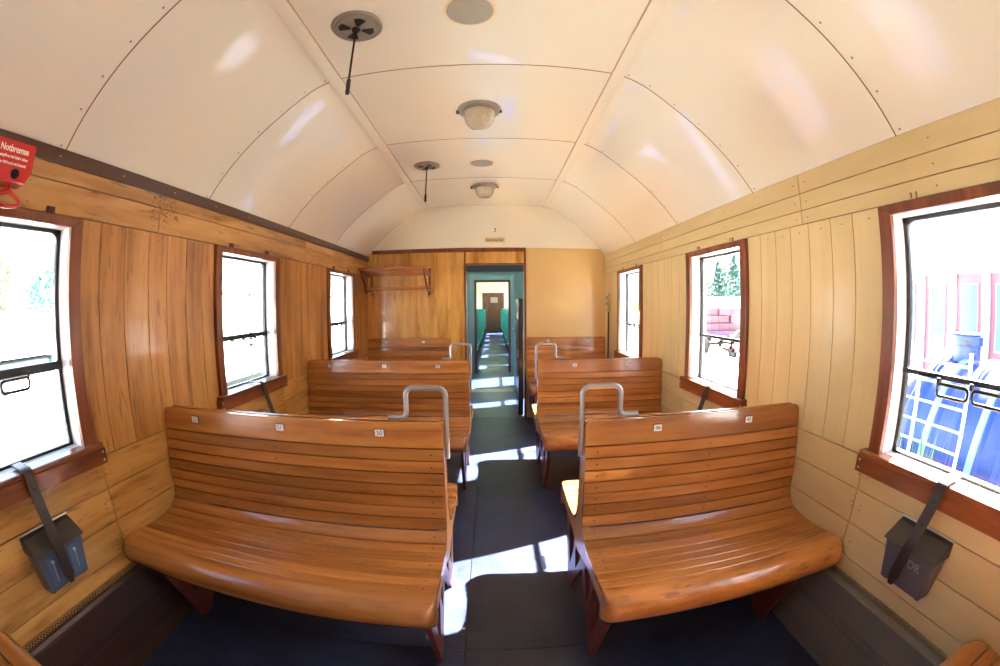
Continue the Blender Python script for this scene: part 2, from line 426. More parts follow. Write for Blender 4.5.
# ------------------------------------------------------------------ windows (root at the wall face, sill height; s = side)
def window(s, a, b, n, label):
    yc = (a+b)/2; h = (b-a)/2; ZS = ZSS[s]
    r = empty('window_%d' % n, (s*W, yc, ZS)); tag(r, label, kind='structure')
    X = lambda d: s*d                     # d > 0 goes outwards, d < 0 into the room
    zt = ZT - ZS; hi = h - FR
    m = MB()
    def fr(y0, y1, z0, z1): m.box(X(-.02), X(.004), y0, y1, z0, z1)
    # mitred architrave
    for pts in ([(-h, 0), (-hi, 0), (-hi, zt-FT), (-h, zt)], [(h, zt), (hi, zt-FT), (hi, 0), (h, 0)], [(-h, zt), (-hi, zt-FT), (hi, zt-FT), (h, zt)]):
        m.prism(pts, lambda u, w, d: (X(d), u, w), -.02, .004)
    m.build('architrave', MAHOG, r, bevel=.003)
    m = MB()
    t = .012
    m.box(X(.0045), X(.1), -hi-t, -hi, -.01, zt-FT+t); m.box(X(.0), X(.1), hi, hi+t, -.01, zt-FT+t)
    m.box(X(.0), X(.1), -hi-t, hi+t, zt-FT, zt-FT+t)
    m.box(X(.02), X(.12), -hi-t, hi+t, -.02, .004)
    m.build('reveal', REVEAL, r, bevel=.002)
    # sill: ledge on top of an apron board
    m = MB(); m.box(X(-.042), X(.022), -h-.026, h+.026, -.018, .004); m.build('sill_ledge', MAHOGH, r, bevel=.006)
    m = MB(); m.box(X(-.036), X(-.001), -h-.034, h+.034, -.078, -.0185)
    for sy in (-1, 1):
        for z in (-.032, -.062): m.lathe([(.005, 0), (.005, .0015), (0, .0025)] if s < 0 else [(.005, 0), (.005, -.0015), (0, -.0025)], (X(-.036), sy*(h+.018), z), 'X', 10, 1)
    m.build('sill_apron', [MAHOGH, BINRIM], r)
    # sashes
    zr = (1.17 if s < 0 else 1.135) - ZS
    rh = .015 if s < 0 else .009
    d0, d1 = .064, .082
    m = MB(); w = .017
    m.box(X(d0), X(d1), -hi, -hi+w, .004, zt-FT); m.box(X(d0), X(d1), hi-w, hi, .004, zt-FT)
    m.box(X(d0), X(d1), -hi, hi, zt-FT-.014, zt-FT)
    for sy in (-1, 1):       # rounded upper corners
        c = [(sy*(hi-w), zt-FT-.014), (sy*(hi-w), zt-FT-.014-.035)] + [(sy*(hi-w-.035*(1-math.cos(q*PI/12))), zt-FT-.014-.035*(1-math.sin(q*PI/12))) for q in range(1, 7)]
        m.prism(c, lambda u, ww, d: (X(d), u, ww), d0, d1)
    m.box(X(d0), X(d1), -hi, hi, .004, .014)
    sa = m.build('sash', SASH, r, bevel=.002)
    m = MB(); m.box(X(d0-.006), X(d1+.002), -hi, hi, zr-rh, zr+rh); m.build('meeting_rail', SASH, r, bevel=.003)
    m = MB(); m.box(X(.073), X(.077), -hi+w-.004, hi-w+.004, zr+.01, zt-FT-.01); m.build('pane', GLASS, r)
    m = MB(); m.box(X(.069), X(.073), -hi+w-.004, hi-w+.004, .008, zr-.012); m.build('pane', GLASS, r)
    # twin wire loop handle under the rail
    m = MB()
    for k in (-1, 1):
        cy = k*.073 ; ww, hh, rr = .063, .019, .014
        P = []
        for (qx, qy, a0) in ((ww-rr, hh-rr, 0), (-(ww-rr), hh-rr, 90), (-(ww-rr), -(hh-rr), 180), (ww-rr, -(hh-rr), 270)):
            for t_ in range(5):
                an = math.radians(a0 + t_*22.5); P.append((X(d0-.022), cy + qx + rr*math.cos(an), zr-.038 + qy + rr*math.sin(an)))
        m.tube(P, .0056, 8, closed=True)
    for y in (-.135, 0, .135): m.box(X(d0-.024), X(d0-.004), y-.006, y+.006, zr-.022, zr-.002)
    m.build('handle', SASHROD, r, smooth=40)
    # small clips on top of the frame
    for sy in (-1, 1):
        m = MB()
        y = sy*(hi-.10)
        for dy in (-.011, .011): m.box(X(-.012), X(-.001), y+dy-.008, y+dy+.008, zt+.001, zt+.026)
        m.box(X(-.010), X(-.001), y-.012, y+.012, zt+.001, zt+.008)
        m.build('clip', CORNICE if s < 0 else plain('cream_clip', (190,160,112), .4), r, bevel=.002)
    return r
wlab = {(-1, -1): 'left wall window nearest the viewer', (-1, 0): 'middle window of the left honey-coloured wall', (-1, 1): 'left wall window farthest away, near the end wall',
        (1, -1): 'right wall window nearest the viewer, blue tank outside', (1, 0): 'middle window of the right cream wall', (1, 1): 'right wall window farthest away, near the end wall'}
n = 0
for s in (-1, 1):
    for k in (-1, 0, 1, -2, -3):
        n += 1
        window(s, WA + k*PIT, WB + k*PIT, n, wlab.get((s, k)))

# ------------------------------------------------------------------ leather window straps
def strap(s, yc, label, tilt=.0, ln=0):
    ZS = ZSS[s]
    X = lambda d: s*(W - d)
    path = [(-.045, ZS+.012), (-.01, ZS+.012), (.02, ZS+.012), (.04, ZS+.011), (.052, ZS+.004), (.060, ZS-.02), (.076, ZS-.08), (.097, ZS-.145), (.110, ZS-.19), (.118, ZS-.25), (.118, ZS-.335+ln), (.118, ZS-.366+ln)]
    hw = .021; th = .0045
    m = MB(); rings = []
    for i, (d, z) in enumerate(path):
        a = path[max(i-1, 0)]; b = path[min(i+1, len(path)-1)]
        tx, tz = b[0]-a[0], b[1]-a[1]; l = math.hypot(tx, tz); nx, nz = -tz/l, tx/l
        if nx < 0 and z < ZS: nx, nz = -nx, -nz
        if z >= ZS and nz < 0: nx, nz = -nx, -nz
        w = hw if i < len(path)-1 else hw*.45
        dy = tilt*max(0, (ZS - z))
        rings.append([(X(d), yc-w+dy, z), (X(d), yc+w+dy, z), (X(d+nx*th), yc+w+dy, z+nz*th), (X(d+nx*th), yc-w+dy, z+nz*th)])
    m.loft(rings)
    o = empty('window_strap', (0, 0, 0)); tag(o, label, 'strap', 'leather straps hanging from the window sills')
    m.build('band', LEATHER, o, smooth=50)
    for z in (ZS-.045, ZS-.115):
        m = MB(); m.lathe([(.0055, 0), (.0055, -s*.0025), (.003, -s*.003)], (X(.0725 if z > ZS-.1 else .0935), yc + tilt*(ZS-z), z), 'X', 12); m.build('eyelet', BLACK, o)
    return o
YW = (WA+WB)/2
strap(-1, YW-PIT+.012, 'dark leather strap over blue-grey bin under the near left window')
strap(1, YW-PIT-.006, 'dark leather strap over the litter bin under the near right window', .12, .035)
strap(-1, YW+.03, 'dark leather strap on the sill of the middle left window')
strap(1, YW-.03, 'dark leather strap on the sill of the middle right window')

# ------------------------------------------------------------------ litter bins under the windows
def litter_bin(s, y0, y1, label, style):
    o = empty('litter_bin', (s*W, (y0+y1)/2, .472 if s < 0 else .478)); tag(o, label, 'bin', 'metal litter bins under the windows')
    X = lambda d: -s*d; h = (y1-y0)/2
    # body tapers downwards: profile in (d, z) relative
    bw = h-.008
    m = MB()
    top, bot = .15, .0
    m.loft([[(X(.002), -bw+.014, bot), (X(.002), bw-.014, bot), (X(.062), bw-.014, bot), (X(.062), -bw+.014, bot)],
            [(X(.002), -bw, top), (X(.002), bw, top), (X(.088), bw, top), (X(.088), -bw, top)]])
    m.build('body', BIN if style == 'bars' else BIN2, o, bevel=.004)
    m = MB()
    m.loft([[(X(.001), -h, top+.001), (X(.001), h, top+.001), (X(.10), h, top+.001), (X(.10), -h, top+.001)],
            [(X(.001), -h+.002, top+.052), (X(.001), h-.002, top+.052), (X(.03), h-.006, top+.048), (X(.03), -h+.006, top+.048)]])
    m.build('lid', BINLID, o, bevel=.003)
    m = MB(); m.tube([(X(.006), -h+.001, top+.056), (X(.006), h-.001, top+.056)], .0045, 8); m.build('hinge_rod', BINRIM, o)
    fx = lambda z: .062 + (.088-.062)*z/top
    if style == 'bars':
        for yy in (-.052, .058):
            m = MB(); m.loft([[(X(fx(z)+.001), yy-.028, z), (X(fx(z)+.001), yy+.028, z), (X(fx(z)+.004), yy+.026, z), (X(fx(z)+.004), yy-.026, z)] for z in (.02, .132)])
            pn = m.build('front_panel', plain('bin_panel_blue', (92,116,158), .3, metal=.3, noise=.1), o, bevel=.002)
            m = MB(); m.tube([(X(fx(.04)+.007), yy, .04), (X(fx(.11)+.007), yy, .11)], .004, 8); m.lathe([(.008, 0), (.008, -s*.005), (.004, -s*.008)], (X(fx(.11)+.004), yy, .112), 'X', 12)
            m.build('latch', BINRIM, pn)
    else:
        ang = math.atan2(.088-.062, top)
        up = Vector((X(math.sin(ang)), 0, math.cos(ang)))
        text('DR', .042, BINRIM, 'lettering', o, face_matrix((X(fx(.105)+.0012), -.034, .105), (0, -1 if s > 0 else 1, 0), up), .0012)
    for yy in (-bw+.03, bw-.03):
        m = MB(); m.box(X(.0), X(.05), yy-.006, yy+.006, -.008, .0); m.build('foot_bracket', DARKMETAL, o)
    return o
litter_bin(-1, .51, .75, 'blue-grey litter bin with two front panels under near left window', 'bars')
litter_bin(1, .50, .74, 'grey litter bin with raised DR letters under near right window', 'dr')
litter_bin(-1, YW-.10, YW+.12, 'litter bin mostly hidden behind the near left bench back', 'bars')

# ------------------------------------------------------------------ heater covers
def heater(s, mp, ms, label):
    o = empty('heater_cover', (s*W, (YB+D)/2, 0)); tag(o, label, 'heater', 'heater covers along the wall feet')
    L = (D-YB)/2 - .01; X = lambda d: -s*d
    m = MB()
    m.add([(X(.004), -L, .350), (X(.004), L, .350), (X(.034), L, .344), (X(.034), -L, .344)], [(0,1,2,3)]); m.build('top_grille', mp[1], o)
    m = MB()
    m.loft([[(X(.034), y, .344), (X(.046), y, .340), (X(.058), y, .318 if s < 0 else .332), (X(.055), y, .316 if s < 0 else .33), (X(.044), y, .337), (X(.034), y, .341)] for y in (-L, L)]); m.build('shoulder', ms, o, smooth=40)
    m = MB()
    m.add([(X(.057), -L, .33), (X(.057), L, .33), (X(.095), L, .06), (X(.095), -L, .06)], [(0,1,2,3)]); m.build('front_grille', mp[0], o)
    m = MB(); m.box(X(.092), X(.098), -L, L, .0, .062); m.build('base_strip', ms, o)
    m = MB(); m.box(X(.003), X(.008), -L, L, .001, .34); m.build('back_sheet', ms, o)
    m = MB(); m.tube([(X(.036), -L, .17), (X(.036), L, .17)], .02, 10); m.build('pipe', DARKMETAL, o, smooth=60)
heater(-1, (HEAT, HEAT2), HEATS, 'brown perforated heater cover along the foot of the left wall')
heater(1, (HEATG, HEATG2), HEATGS, 'grey perforated heater cover along the foot of the right wall')

# ------------------------------------------------------------------ slatted benches
PROF = [(.026, .920), (.031, .88), (.040, .81), (.048, .74), (.054, .67), (.056, .60), (.057, .555), (.063, .517), (.079, .488), (.106, .467), (.15, .456), (.21, .452), (.28, .453), (.34, .458), (.405, .466)]
def resample(P, n=240):
    # smooth (Catmull-Rom) then arc-length table
    Q = []
    for i in range(len(P)-1):
        p0 = P[max(i-1, 0)]; p1 = P[i]; p2 = P[i+1]; p3 = P[min(i+2, len(P)-1)]
        for k in range(10):
            t = k/10
            Q.append(tuple(.5*((2*p1[d]) + (-p0[d]+p2[d])*t + (2*p0[d]-5*p1[d]+4*p2[d]-p3[d])*t*t + (-p0[d]+3*p1[d]-3*p2[d]+p3[d])*t**3) for d in (0, 1)))
    Q.append(P[-1]); S = [0]
    for a, b in zip(Q[:-1], Q[1:]): S.append(S[-1] + math.hypot(b[0]-a[0], b[1]-a[1]))
    return Q, S
PQ, PS = resample(PROF)
def at_s(s):
    s = min(max(s, 0), PS[-1])
    for i in range(len(PS)-1):
        if s <= PS[i+1]:
            t = (s-PS[i])/(PS[i+1]-PS[i]); break
    p = (PQ[i][0] + t*(PQ[i+1][0]-PQ[i][0]), PQ[i][1] + t*(PQ[i+1][1]-PQ[i][1]))
    d = (PQ[i+1][0]-PQ[i][0], PQ[i+1][1]-PQ[i][1]); l = math.hypot(*d)
    nrm = (-d[1]/l, d[0]/l)          # outward (to the sitter)
    if nrm[0] < 0 and nrm[1] < 0: nrm = (-nrm[0], -nrm[1])
    return p, nrm
SB = [0, .098] + [.098 + .0462*i for i in range(1, 8)]
SB.append(SB[-1] + .054)
SEND = PS[-1]
sb2 = [SB[-1] + (SEND-SB[-1])*i/6 for i in range(7)]
def slat_poly(s0, s1, th=.018, n=6):
    g = .0016; e = .0035
    out = []
    p, nn = at_s(s0+g); out.append((p[0]-nn[0]*e, p[1]-nn[1]*e))
    for i in range(n+1):
        p, nn = at_s(s0+g+e*.7 + (s1-s0-2*g-1.4*e)*i/n); out.append(p)
    p, nn = at_s(s1-g); out.append((p[0]-nn[0]*e, p[1]-nn[1]*e)); out.append((p[0]-nn[0]*th, p[1]-nn[1]*th))
    p, nn = at_s((s0+s1)/2); out.append((p[0]-nn[0]*th, p[1]-nn[1]*th))
    p, nn = at_s(s0+g); out.append((p[0]-nn[0]*th, p[1]-nn[1]*th))
    return out
NOSE = [(.4075, .466), (.43, .468), (.45, .467), (.468, .461), (.482, .450), (.492, .434), (.495, .415), (.492, .396), (.483, .378), (.47, .364), (.452, .355), (.435, .353), (.42, .358), (.414, .375), (.41, .41), (.408, .445)]
def bench(xa, xw, yb, plates, double=True, zs=1.0, rail=True, name='slatted_bench', worn=False):
    """xa: aisle end, xw: wall end, yb: middle of the (double) back; the seat faces the viewer (-y), a second seat faces away."""
    xc = (xa+xw)/2; root = empty(name, (xc, yb, 0))
    A, B = xa-xc, xw-xc; sg = 1 if B > A else -1; L = abs(B-A)
    faces = (-1, 1) if double else (-1,)
    zz = lambda z: z if z < .45 else .45 + (z-.45)*zs
    def screws(m, arr, fn, f):      # screw heads over the frames
        for px in (.045, L*.52, L-.05):
            for a, b in zip(arr[:-1], arr[1:]):
                p, nn = at_s((a+b)/2)
                c = Vector(fn(p[0], p[1], A+sg*px)); nrm = Vector((0, f*nn[0], nn[1])).normalized()
                u = nrm.orthogonal().normalized(); w = nrm.cross(u)
                m.loft([[tuple(c + nrm*h + (u*math.cos(q*PI/3) + w*math.sin(q*PI/3))*.0036) for q in range(6)] for h in (-.002, .0008)], 1)
    for f in faces:
        fn = lambda u, w, d, f=f: (d, f*u, zz(w))
        m = MB()
        # top board with softly rounded upper corners
        tp = slat_poly(SB[0], SB[1]); rings = []
        for k, dx in enumerate((0, .004, .012, .022, L-.022, L-.012, L-.004, L)):
            e = min(dx, L-dx); cut = .016*(1 - math.sqrt(max(0, 1-(1-min(e/.022, 1))**2)))
            rings.append([fn(u, w - (cut if w > .885 else 0), A+sg*dx) for u, w in tp])
        m.loft(rings)
        for a, b in zip(SB[1:-1], SB[2:]): m.prism(slat_poly(a, b), fn, A, B)
        screws(m, SB[1:], fn, f)
        bk = m.build('backrest', [SLAT, DARKSCREW], root, smooth=32)
        m = MB()
        for a, b in zip(sb2[:-1], sb2[1:]): m.prism(slat_poly(a, b), fn, A, B)
        screws(m, sb2, fn, f)
        m.build('seat', [SLAT, DARKSCREW], root, smooth=32)
        m = MB(); R = .045; rings = []
        for dx in (0, .003, .009, .018, .03, R, L-R, L-.03, L-.018, L-.009, L-.003, L):
            e = min(dx, L-dx, R); cut = R*(1 - math.sqrt(max(0, 1-(1-e/R)**2)))
            rings.append([fn(u - cut*max(0, (u-.41)/.085)*.95, w, A+sg*dx) for u, w in NOSE])
        m.loft(rings); m.build('front_edge', SLATW if worn else SLAT, root, smooth=32)
    # wooden end panels that fill the gap between the two backs and carry the seats
    E1 = [(0, .913), (.010, .913), (.022, .81), (.034, .70), (.039, .62), (.040, .55), (.050, .505), (.075, .468), (.11, .447), (.20, .434), (.33, .439), (.40, .446), (.405, .41), (.40, .395), (.33, .395), (.16, .388), (.07, .365), (0, .35)]
    outl = [(u, w) for u, w in E1] + ([(-u, w) for u, w in E1[::-1][1:-1]] if double else [])
    fn0 = lambda u, w, d: (d, -u, zz(w))
    for d0 in (A+sg*.001, B-sg*.032):
        m = MB(); m.prism(outl, fn0, d0, d0+sg*.031); m.build('end_panel', SLATEND, root, bevel=.003)
    # cast iron supports
    F1 = [(0, .245), (.05, .19), (.20, .012), (.203, 0), (.288, 0), (.291, .012), (.325, .10), (.41, .30), (.413, .352), (.34, .384), (.17, .382), (.08, .36), (0, .345)]
    T1 = [(.255, .105), (.29, .17), (.312, .24), (.310, .29), (.286, .325), (.25, .335), (.215, .32), (.196, .285), (.20, .22), (.232, .15)]
    U1 = [(.045, .275), (.125, .165), (.155, .235), (.135, .325), (.06, .31)]
    outl = F1 + ([(-u, w) for u, w in F1[::-1][1:-1]] if double else [])
    holes = [T1, U1] + ([[(-u, w) for u, w in T1], [(-u, w) for u, w in U1]] if double else [])
    for d in (.028, L-.17):
        m = MB(); m.plate(outl, holes, fn0, A+sg*d, A+sg*(d+.022)); m.build('support', IRON, root, bevel=.003)
    # enamel number plates
    fr = -1
    for num, px in plates:
        p, nn = at_s(.042); lx = px - xc; lz = zz(p[1])
        m = MB(); m.box(lx-.0165, lx+.0165, -p[0]-.0035, -p[0]+.003, lz-.0125, lz+.0125)
        m.box(lx-.019, lx+.019, -p[0]-.0015, -p[0]+.004, lz-.015, lz+.015, 1)
        pl = m.build('number_plate', [WHITE, DARKMETAL], root)
        text(num, .023, BLACK, 'digits', pl, face_matrix((lx, -p[0]-.0037, lz), (1, 0, 0), (0, 0, 1)), .0002)
    # steel grab rail over the aisle end
    if rail:
        m = MB(); zt = zz(.920)
        xi = A - sg*.010; xo = A + sg*.135; zr = 1.040; rr = .028
        path = [(xi, 0, .775), (xi, 0, .83), (xi, 0, zr-rr)]
        for q in range(1, 6): an = q*PI/10; path.append((xi + sg*rr*(1-math.cos(an)), 0, zr-rr+rr*math.sin(an)))
        path += [(xo-sg*rr, 0, zr)]
        for q in range(1, 6): an = q*PI/10; path.append((xo-sg*rr + sg*rr*math.sin(an), 0, zr-rr+rr*math.cos(an)))
        path += [(xo, 0, zt+.03)]
        for q in range(1, 5): an = q*PI/8; path.append((xo + sg*.02*(1-math.cos(an)), 0, zt+.03-.02*math.sin(an)))
        path += [(xo+sg*.07, 0, zt+.010)]
        m.tube(path, .0095, 10)
        m.build('grab_rail', STEEL, root, smooth=50)
    return root
LA, LW = -.100, -1.394; RA, RW = .410, 1.394; YS = 1.44
G = 'slatted double benches'
b = bench(LA, LW, YS, [('52', -1.195), ('51', -.746), ('50', -.333)])
tag(b, 'nearest left slatted bench, facing the viewer, full seat and three number plates in view', 'bench', G)
c = copy_tree(b); c.location.y = YS+PIT; tag(c, 'second left slatted bench, behind the nearest left bench, with steel grab rail', 'bench', G)
for ch in kids(c):
    if ch.name.startswith('number_plate'):
        for t in kids(ch): redo_text(t, {'52': '42', '51': '41', '50': '40'}[t['body']])
c = copy_tree(b); c.location.y = YS-PIT; tag(c, 'bench seat corner cut off at the bottom left of the view', 'bench', G)
b2 = bench(RA, RW, YS, [('46', .689), ('45', 1.107)], worn=True)
tag(b2, 'nearest right slatted bench, facing the viewer, full seat and two number plates in view', 'bench', G)
c = copy_tree(b2); c.location.y = YS+PIT; tag(c, 'second right slatted bench, behind the nearest right bench, with steel grab rail', 'bench', G)
for ch in kids(c):
    if ch.name.startswith('number_plate'):
        for t in kids(ch): redo_text(t, {'46': '36', '45': '35'}[t['body']])
c = copy_tree(b2); c.location.y = YS-PIT; tag(c, 'bench seat corner cut off at the bottom right of the view', 'bench', G)
b = bench(-.43, LW, D-.003, [('32', -1.17), ('31', -.73)], False, 1.075, False)
tag(b, 'small slatted bench against the end wall under the luggage rack', 'bench', 'slatted benches against the end wall')
b = bench(.466, RW, D-.003, [('26', .71), ('25', 1.18)], False, 1.075, False)
tag(b, 'slatted bench against the tan end wall right of the doorway', 'bench', 'slatted benches against the end wall')

# ------------------------------------------------------------------ luggage rack
o = empty('luggage_rack', (-1.0, D, 1.512)); tag(o, 'wooden two-tier luggage rack on the end wall left of the doorway', 'rack')
X0, X1 = -1.37+1.0, -.63+1.0
m = MB()
for i in range(6): y = -.425+i*.07; m.box(X0, X1, y, y+.064, .212-i*.009, .226-i*.009)
m.build('upper_shelf', RACK, o, bevel=.003)
m = MB(); m.box(X0-.01, X1+.03, -.446, -.427, .205, .235); m.build('front_rail', RACK, o, bevel=.005)
m = MB()
m.box(X0, X1+.03, -.245, -.22, .008, .032); m.box(X0, X1, -.12, -.095, 0, .02); m.box(X0, X1, -.04, -.004, 0, .02)
m.build('lower_shelf', RACK, o, bevel=.005)
for x in (X0+.02, X1-.02):
    m = MB()
    P = [(x, -.43, .21), (x, -.40, .16), (x, -.34, .11), (x, -.28, .07), (x, -.25, .02), (x, -.235, -.03)]
    m.tube(P, .011, 8)
    m.prism([(-.42, .195), (-.42, .21), (-.001, .162), (-.001, .147)], lambda u, w, d: (d, u, w), x-.01, x+.01); m.box(x-.01, x+.01, -.24, -.001, -.014, -.001)
    m.box(x-.012, x+.012, -.012, -.001, -.06, .25)
    m.build('bracket', MAHOG, o, smooth=40)
for x in (X0+.05, X1-.03):
    m = MB(); m.tube([(x, -.02, -.03), (x, -.045, -.05), (x, -.05, -.075), (x, -.03, -.08)], .004, 6); m.build('coat_hook', DARKMETAL, o)

# ------------------------------------------------------------------ emergency brake box
o = empty('emergency_brake', (-W, .572, 1.732)); tag(o, 'red emergency brake box with white writing and pull handle on left wall', 'emergency brake')
m = MB()
m.prism([(-.096, .136), (.086, .136), (.090, .130), (.090, .052), (.066, .008), (-.096, .008)], lambda u, w, d: (d, u, w), .015, .085)
m.build('box', RED, o, bevel=.004)
fm = lambda y, z: face_matrix((.0856, y, z), (0, 1, 0), (0, 0, 1))
text('Notbremse', .030, WHITE, 'lettering', o, fm(.003, .108), .0006, sx=.84, bold=.0004)
text('Handgriff nur bei Gefahr ziehen', .0122, WHITE, 'lettering', o, fm(.0, .083), .0006, sx=.80, bold=.0002)
text('Jeder Mißbrauch wird bestraft', .0122, WHITE, 'lettering', o, fm(.0, .063), .0006, sx=.80, bold=.0002)
m = MB(); m.lathe([(.016, 0), (.016, .006), (.010, .007), (.009, .003), (0, .003)], (.085, .020, .034), 'X', 16); m.build('seal', BLACK, o, smooth=40)
m = MB()
m.tube([(.05, .012, .010), (.055, .012, -.005), (.06, .012, -.018)], .009, 8)
P = [(.06, .012 + .055*math.cos(a)*(1.0 if math.sin(a) < 0 else .45 + .55*(1-math.sin(a))), -.042 + (.028*math.sin(a) if math.sin(a) > 0 else .018*math.sin(a))) for a in [2*PI*i/24 for i in range(24)]]
m.tube(P, .0068, 8, closed=True); m.build('pull_handle', RED, o, smooth=50)
m = MB(); m.box(.0, .016, -.08, .06, .02, .14); m.build('back_plate', RED, o)

# ------------------------------------------------------------------ ceiling fittings
def vent(y, label, rod_end, turn):
    x = -.468 if y < 2 else -.457; z = arch_z(x)
    o = empty('ceiling_vent', (x, y, z)); tag(o, label, 'vent', 'round ceiling vents with rods')
    m = MB(); m.lathe([(.106, .004), (.108, -.004), (.104, -.010), (.088, -.012), (.086, -.016), (.03, -.018), (0, -.018)], (0, 0, 0), 'Z', 40)
    m.build('plate', GREYMETAL, o, smooth=35)
    m = MB()
    for k in range(4):
        a0 = turn + k*PI/2
        P = [(.024, a0-.25), (.07, a0-.36), (.076, a0), (.07, a0+.36), (.024, a0+.25)]
        m.prism([(r*math.cos(a), r*math.sin(a)) for r, a in P], lambda u, w, d: (u, w, d), -.0165, -.0195)
    m.build('shutter_opening', BLACK, o)
    m = MB(); m.lathe([(.018, -.017), (.018, -.026), (.010, -.034), (0, -.034)], (0, 0, 0), 'Z', 16); m.build('hub', DARKMETAL, o, smooth=40)
    m = MB(); a = Vector((0, 0, -.03)); e = Vector(rod_end) - Vector((x, y, z))
    m.tube([tuple(a), tuple(a + (e-a)*.5), tuple(a + (e-a)*.80)], .0045, 8); m.build('rod', DARKMETAL, o)
    m = MB(); m.tube([tuple(a + (e-a)*.78), tuple(a + (e-a)*.80), tuple(e)], [.005, .0085, .0085], 10); m.build('grip', BLACK, o)
    return o
vent(1.392, 'larger-looking grey round ceiling vent with hanging rod, nearer the viewer', (-.455, 1.36, 2.13), .5)
vent(3.29, 'grey round ceiling vent with hanging rod, farther away near the end wall', (-.46, 3.27, 2.17), .5)
def lamp(y, label):
    o = empty('ceiling_lamp', (.005, y, arch_z(0))); tag(o, label, 'ceiling lamp', 'bowl ceiling lamps')
    m = MB(); m.lathe([(.128, .004), (.129, -.006), (.122, -.016), (.106, -.024), (.094, -.026), (.09, -.02), (.0, -.02)], (0, 0, 0), 'Z', 40); m.build('ring', GREYMETAL, o, smooth=35)
    m = MB(); m.lathe([(.094, -.021), (.092, -.04), (.084, -.075), (.073, -.10), (.058, -.116), (.03, -.122), (0, -.123)], (0, 0, 0), 'Z', 40); m.build('glass_bowl', LAMPGLASS, o, smooth=60)
    m = MB(); m.box(-.136, -.118, -.008, .008, -.026, -.006); m.build('clasp', DARKMETAL, o)
    m = MB(); m.box(.118, .134, -.006, .006, -.022, -.006); m.build('clasp', DARKMETAL, o)
    return o
lamp(2.30, 'round glass bowl ceiling lamp with metal ring, nearer the viewer')
lamp(3.97, 'round glass bowl ceiling lamp with metal ring, farther, near end wall')
def disc(y, label):
    o = empty('ceiling_disc', (-.004, y, arch_z(0))); tag(o, label, 'ceiling disc', 'flush grey ceiling discs')
    m = MB(); m.lathe([(.104, .002), (.104, -.002), (.094, -.003), (.092, .002)], (0, 0, 0), 'Z', 40); m.build('rim', CREAM_B, o, smooth=35)
    m = MB(); m.lathe([(.092, .002), (.092, -.004), (.08, -.007), (.0, -.009)], (0, 0, 0), 'Z', 40); m.build('cover', OPAL, o, smooth=60)
disc(1.365, 'flush grey disc in the ceiling at the top edge of the view')
disc(3.29, 'small flush grey disc in the ceiling between the two bowl lamps')

# ------------------------------------------------------------------ sign on the end wall, switch on the right wall
o = empty('wall_sign', (.103, D, 2.078)); tag(o, 'small lettered plate centred above the doorway', 'sign')
m = MB(); m.box(-.115, .115, -.004, -.0005, -.027, .027); m.build('plate', BRASSY, o, bevel=.001)
text('Nichtraucher', .046, BLACK, 'lettering', o, face_matrix((0, -.0045, 0), (1, 0, 0), (0, 0, 1)), .0003, sx=.82, bold=.0005)
o = text('3', .066, BLACK, 'compartment_number', None, face_matrix((.106, D-.001, 2.195), (1, 0, 0), (0, 0, 1)), .0004); tag(o, 'black numeral above the lettered plate on the end wall', 'number')
o = empty('wall_switch', (W, 4.60, 1.36)); tag(o, 'narrow switch box with conduit on the right wall beside the end wall', 'switch')
m = MB(); m.box(-.028, -.001, -.042, .042, -.11, .10); m.build('box', plain('switch_tan', (176,146,96), .4, noise=.1), o, bevel=.004)
for z in (.05, -.02): m = MB(); m.lathe([(.016, 0), (.016, -.012), (0, -.014)], (-.028, 0, z), 'X', 14); m.build('knob', GREYMETAL, o, smooth=40)
m = MB(); m.box(-.03, -.026, -.03, .03, .075, .09); m.build('label_strip', WHITE, o)
m = MB(); m.tube([(-.012, 0, -.11), (-.012, 0, -.4), (-.012, 0, -.9)], .008, 8); m.build('conduit', DARKMETAL, o)

# ------------------------------------------------------------------ beyond the doorway: vestibules, gangway, next carriage
TEAL = plain('teal_grey_paint', (98,132,130), .4, noise=.04)
PALEG = plain('pale_green_paint', (204,214,190), .4)
BLUEL = plain('blue_linoleum', (34,46,78), .35, noise=.15, nscale=4)
BROWND = wood('brown_door', (62,36,20), (92,56,34), (110,70,44), (10,10,2), .4, .2, .05)
DKRED = plain('dark_red_frame', (92,36,26), .4)
def wall_with_openings(name, s, x, y0, y1, z1, wins, mat, label, za=.9, zb=1.72):
    m = MB(); t = .06
    m.box(s*x, s*(x+t), y0, y1, -.03, za); m.box(s*x, s*(x+t), y0, y1, zb, z1)
    e = [y0] + [v for w in wins for v in w] + [y1]
    for a, b in zip(e[0::2], e[1::2]): m.box(s*x, s*(x+t), a, b, za, zb)
    for a, b in wins: m.box(s*(x+.02), s*(x+.05), a, b, 1.19, 1.22)
    o = m.build(name, mat); tag(o, label, kind='structure'); return o
def bulkhead(name, y, x0, x1, zt, mat, fmat, label, ztop=2.5, th=.05):
    m = MB(); m.box(-W, x0, y, y+th, -.03, ztop); m.box(x1, W, y, y+th, -.03, ztop); m.box(x0, x1, y, y+th, zt, ztop)
    m.box(x0-.03, x0+.012, y-.015, y, -.0, zt+.03, 1); m.box(x1-.012, x1+.03, y-.015, y, 0, zt+.03, 1); m.box(x0+.012, x1-.012, y-.015, y, zt-.01, zt+.03, 1)
    o = m.build(name, [mat, fmat]); tag(o, label, kind='structure'); return o
m = MB(); m.box(-W, W, D+.021, 6.25, -.03, 0); m.box(-.5, .7, 6.26, 6.54, -.04, -.005, 1); m.box(-W, W, 6.55, 20.4, -.03, 0)
o = m.build('vestibule_floor', [BLUEL, GREYMETAL]); tag(o, 'blue floor beyond the doorway into the next carriage', kind='structure')
wall_with_openings('vestibule_left_wall', -1, W, D+.05, 6.25, 2.4, [(5.2, 5.9)], TEAL, None)
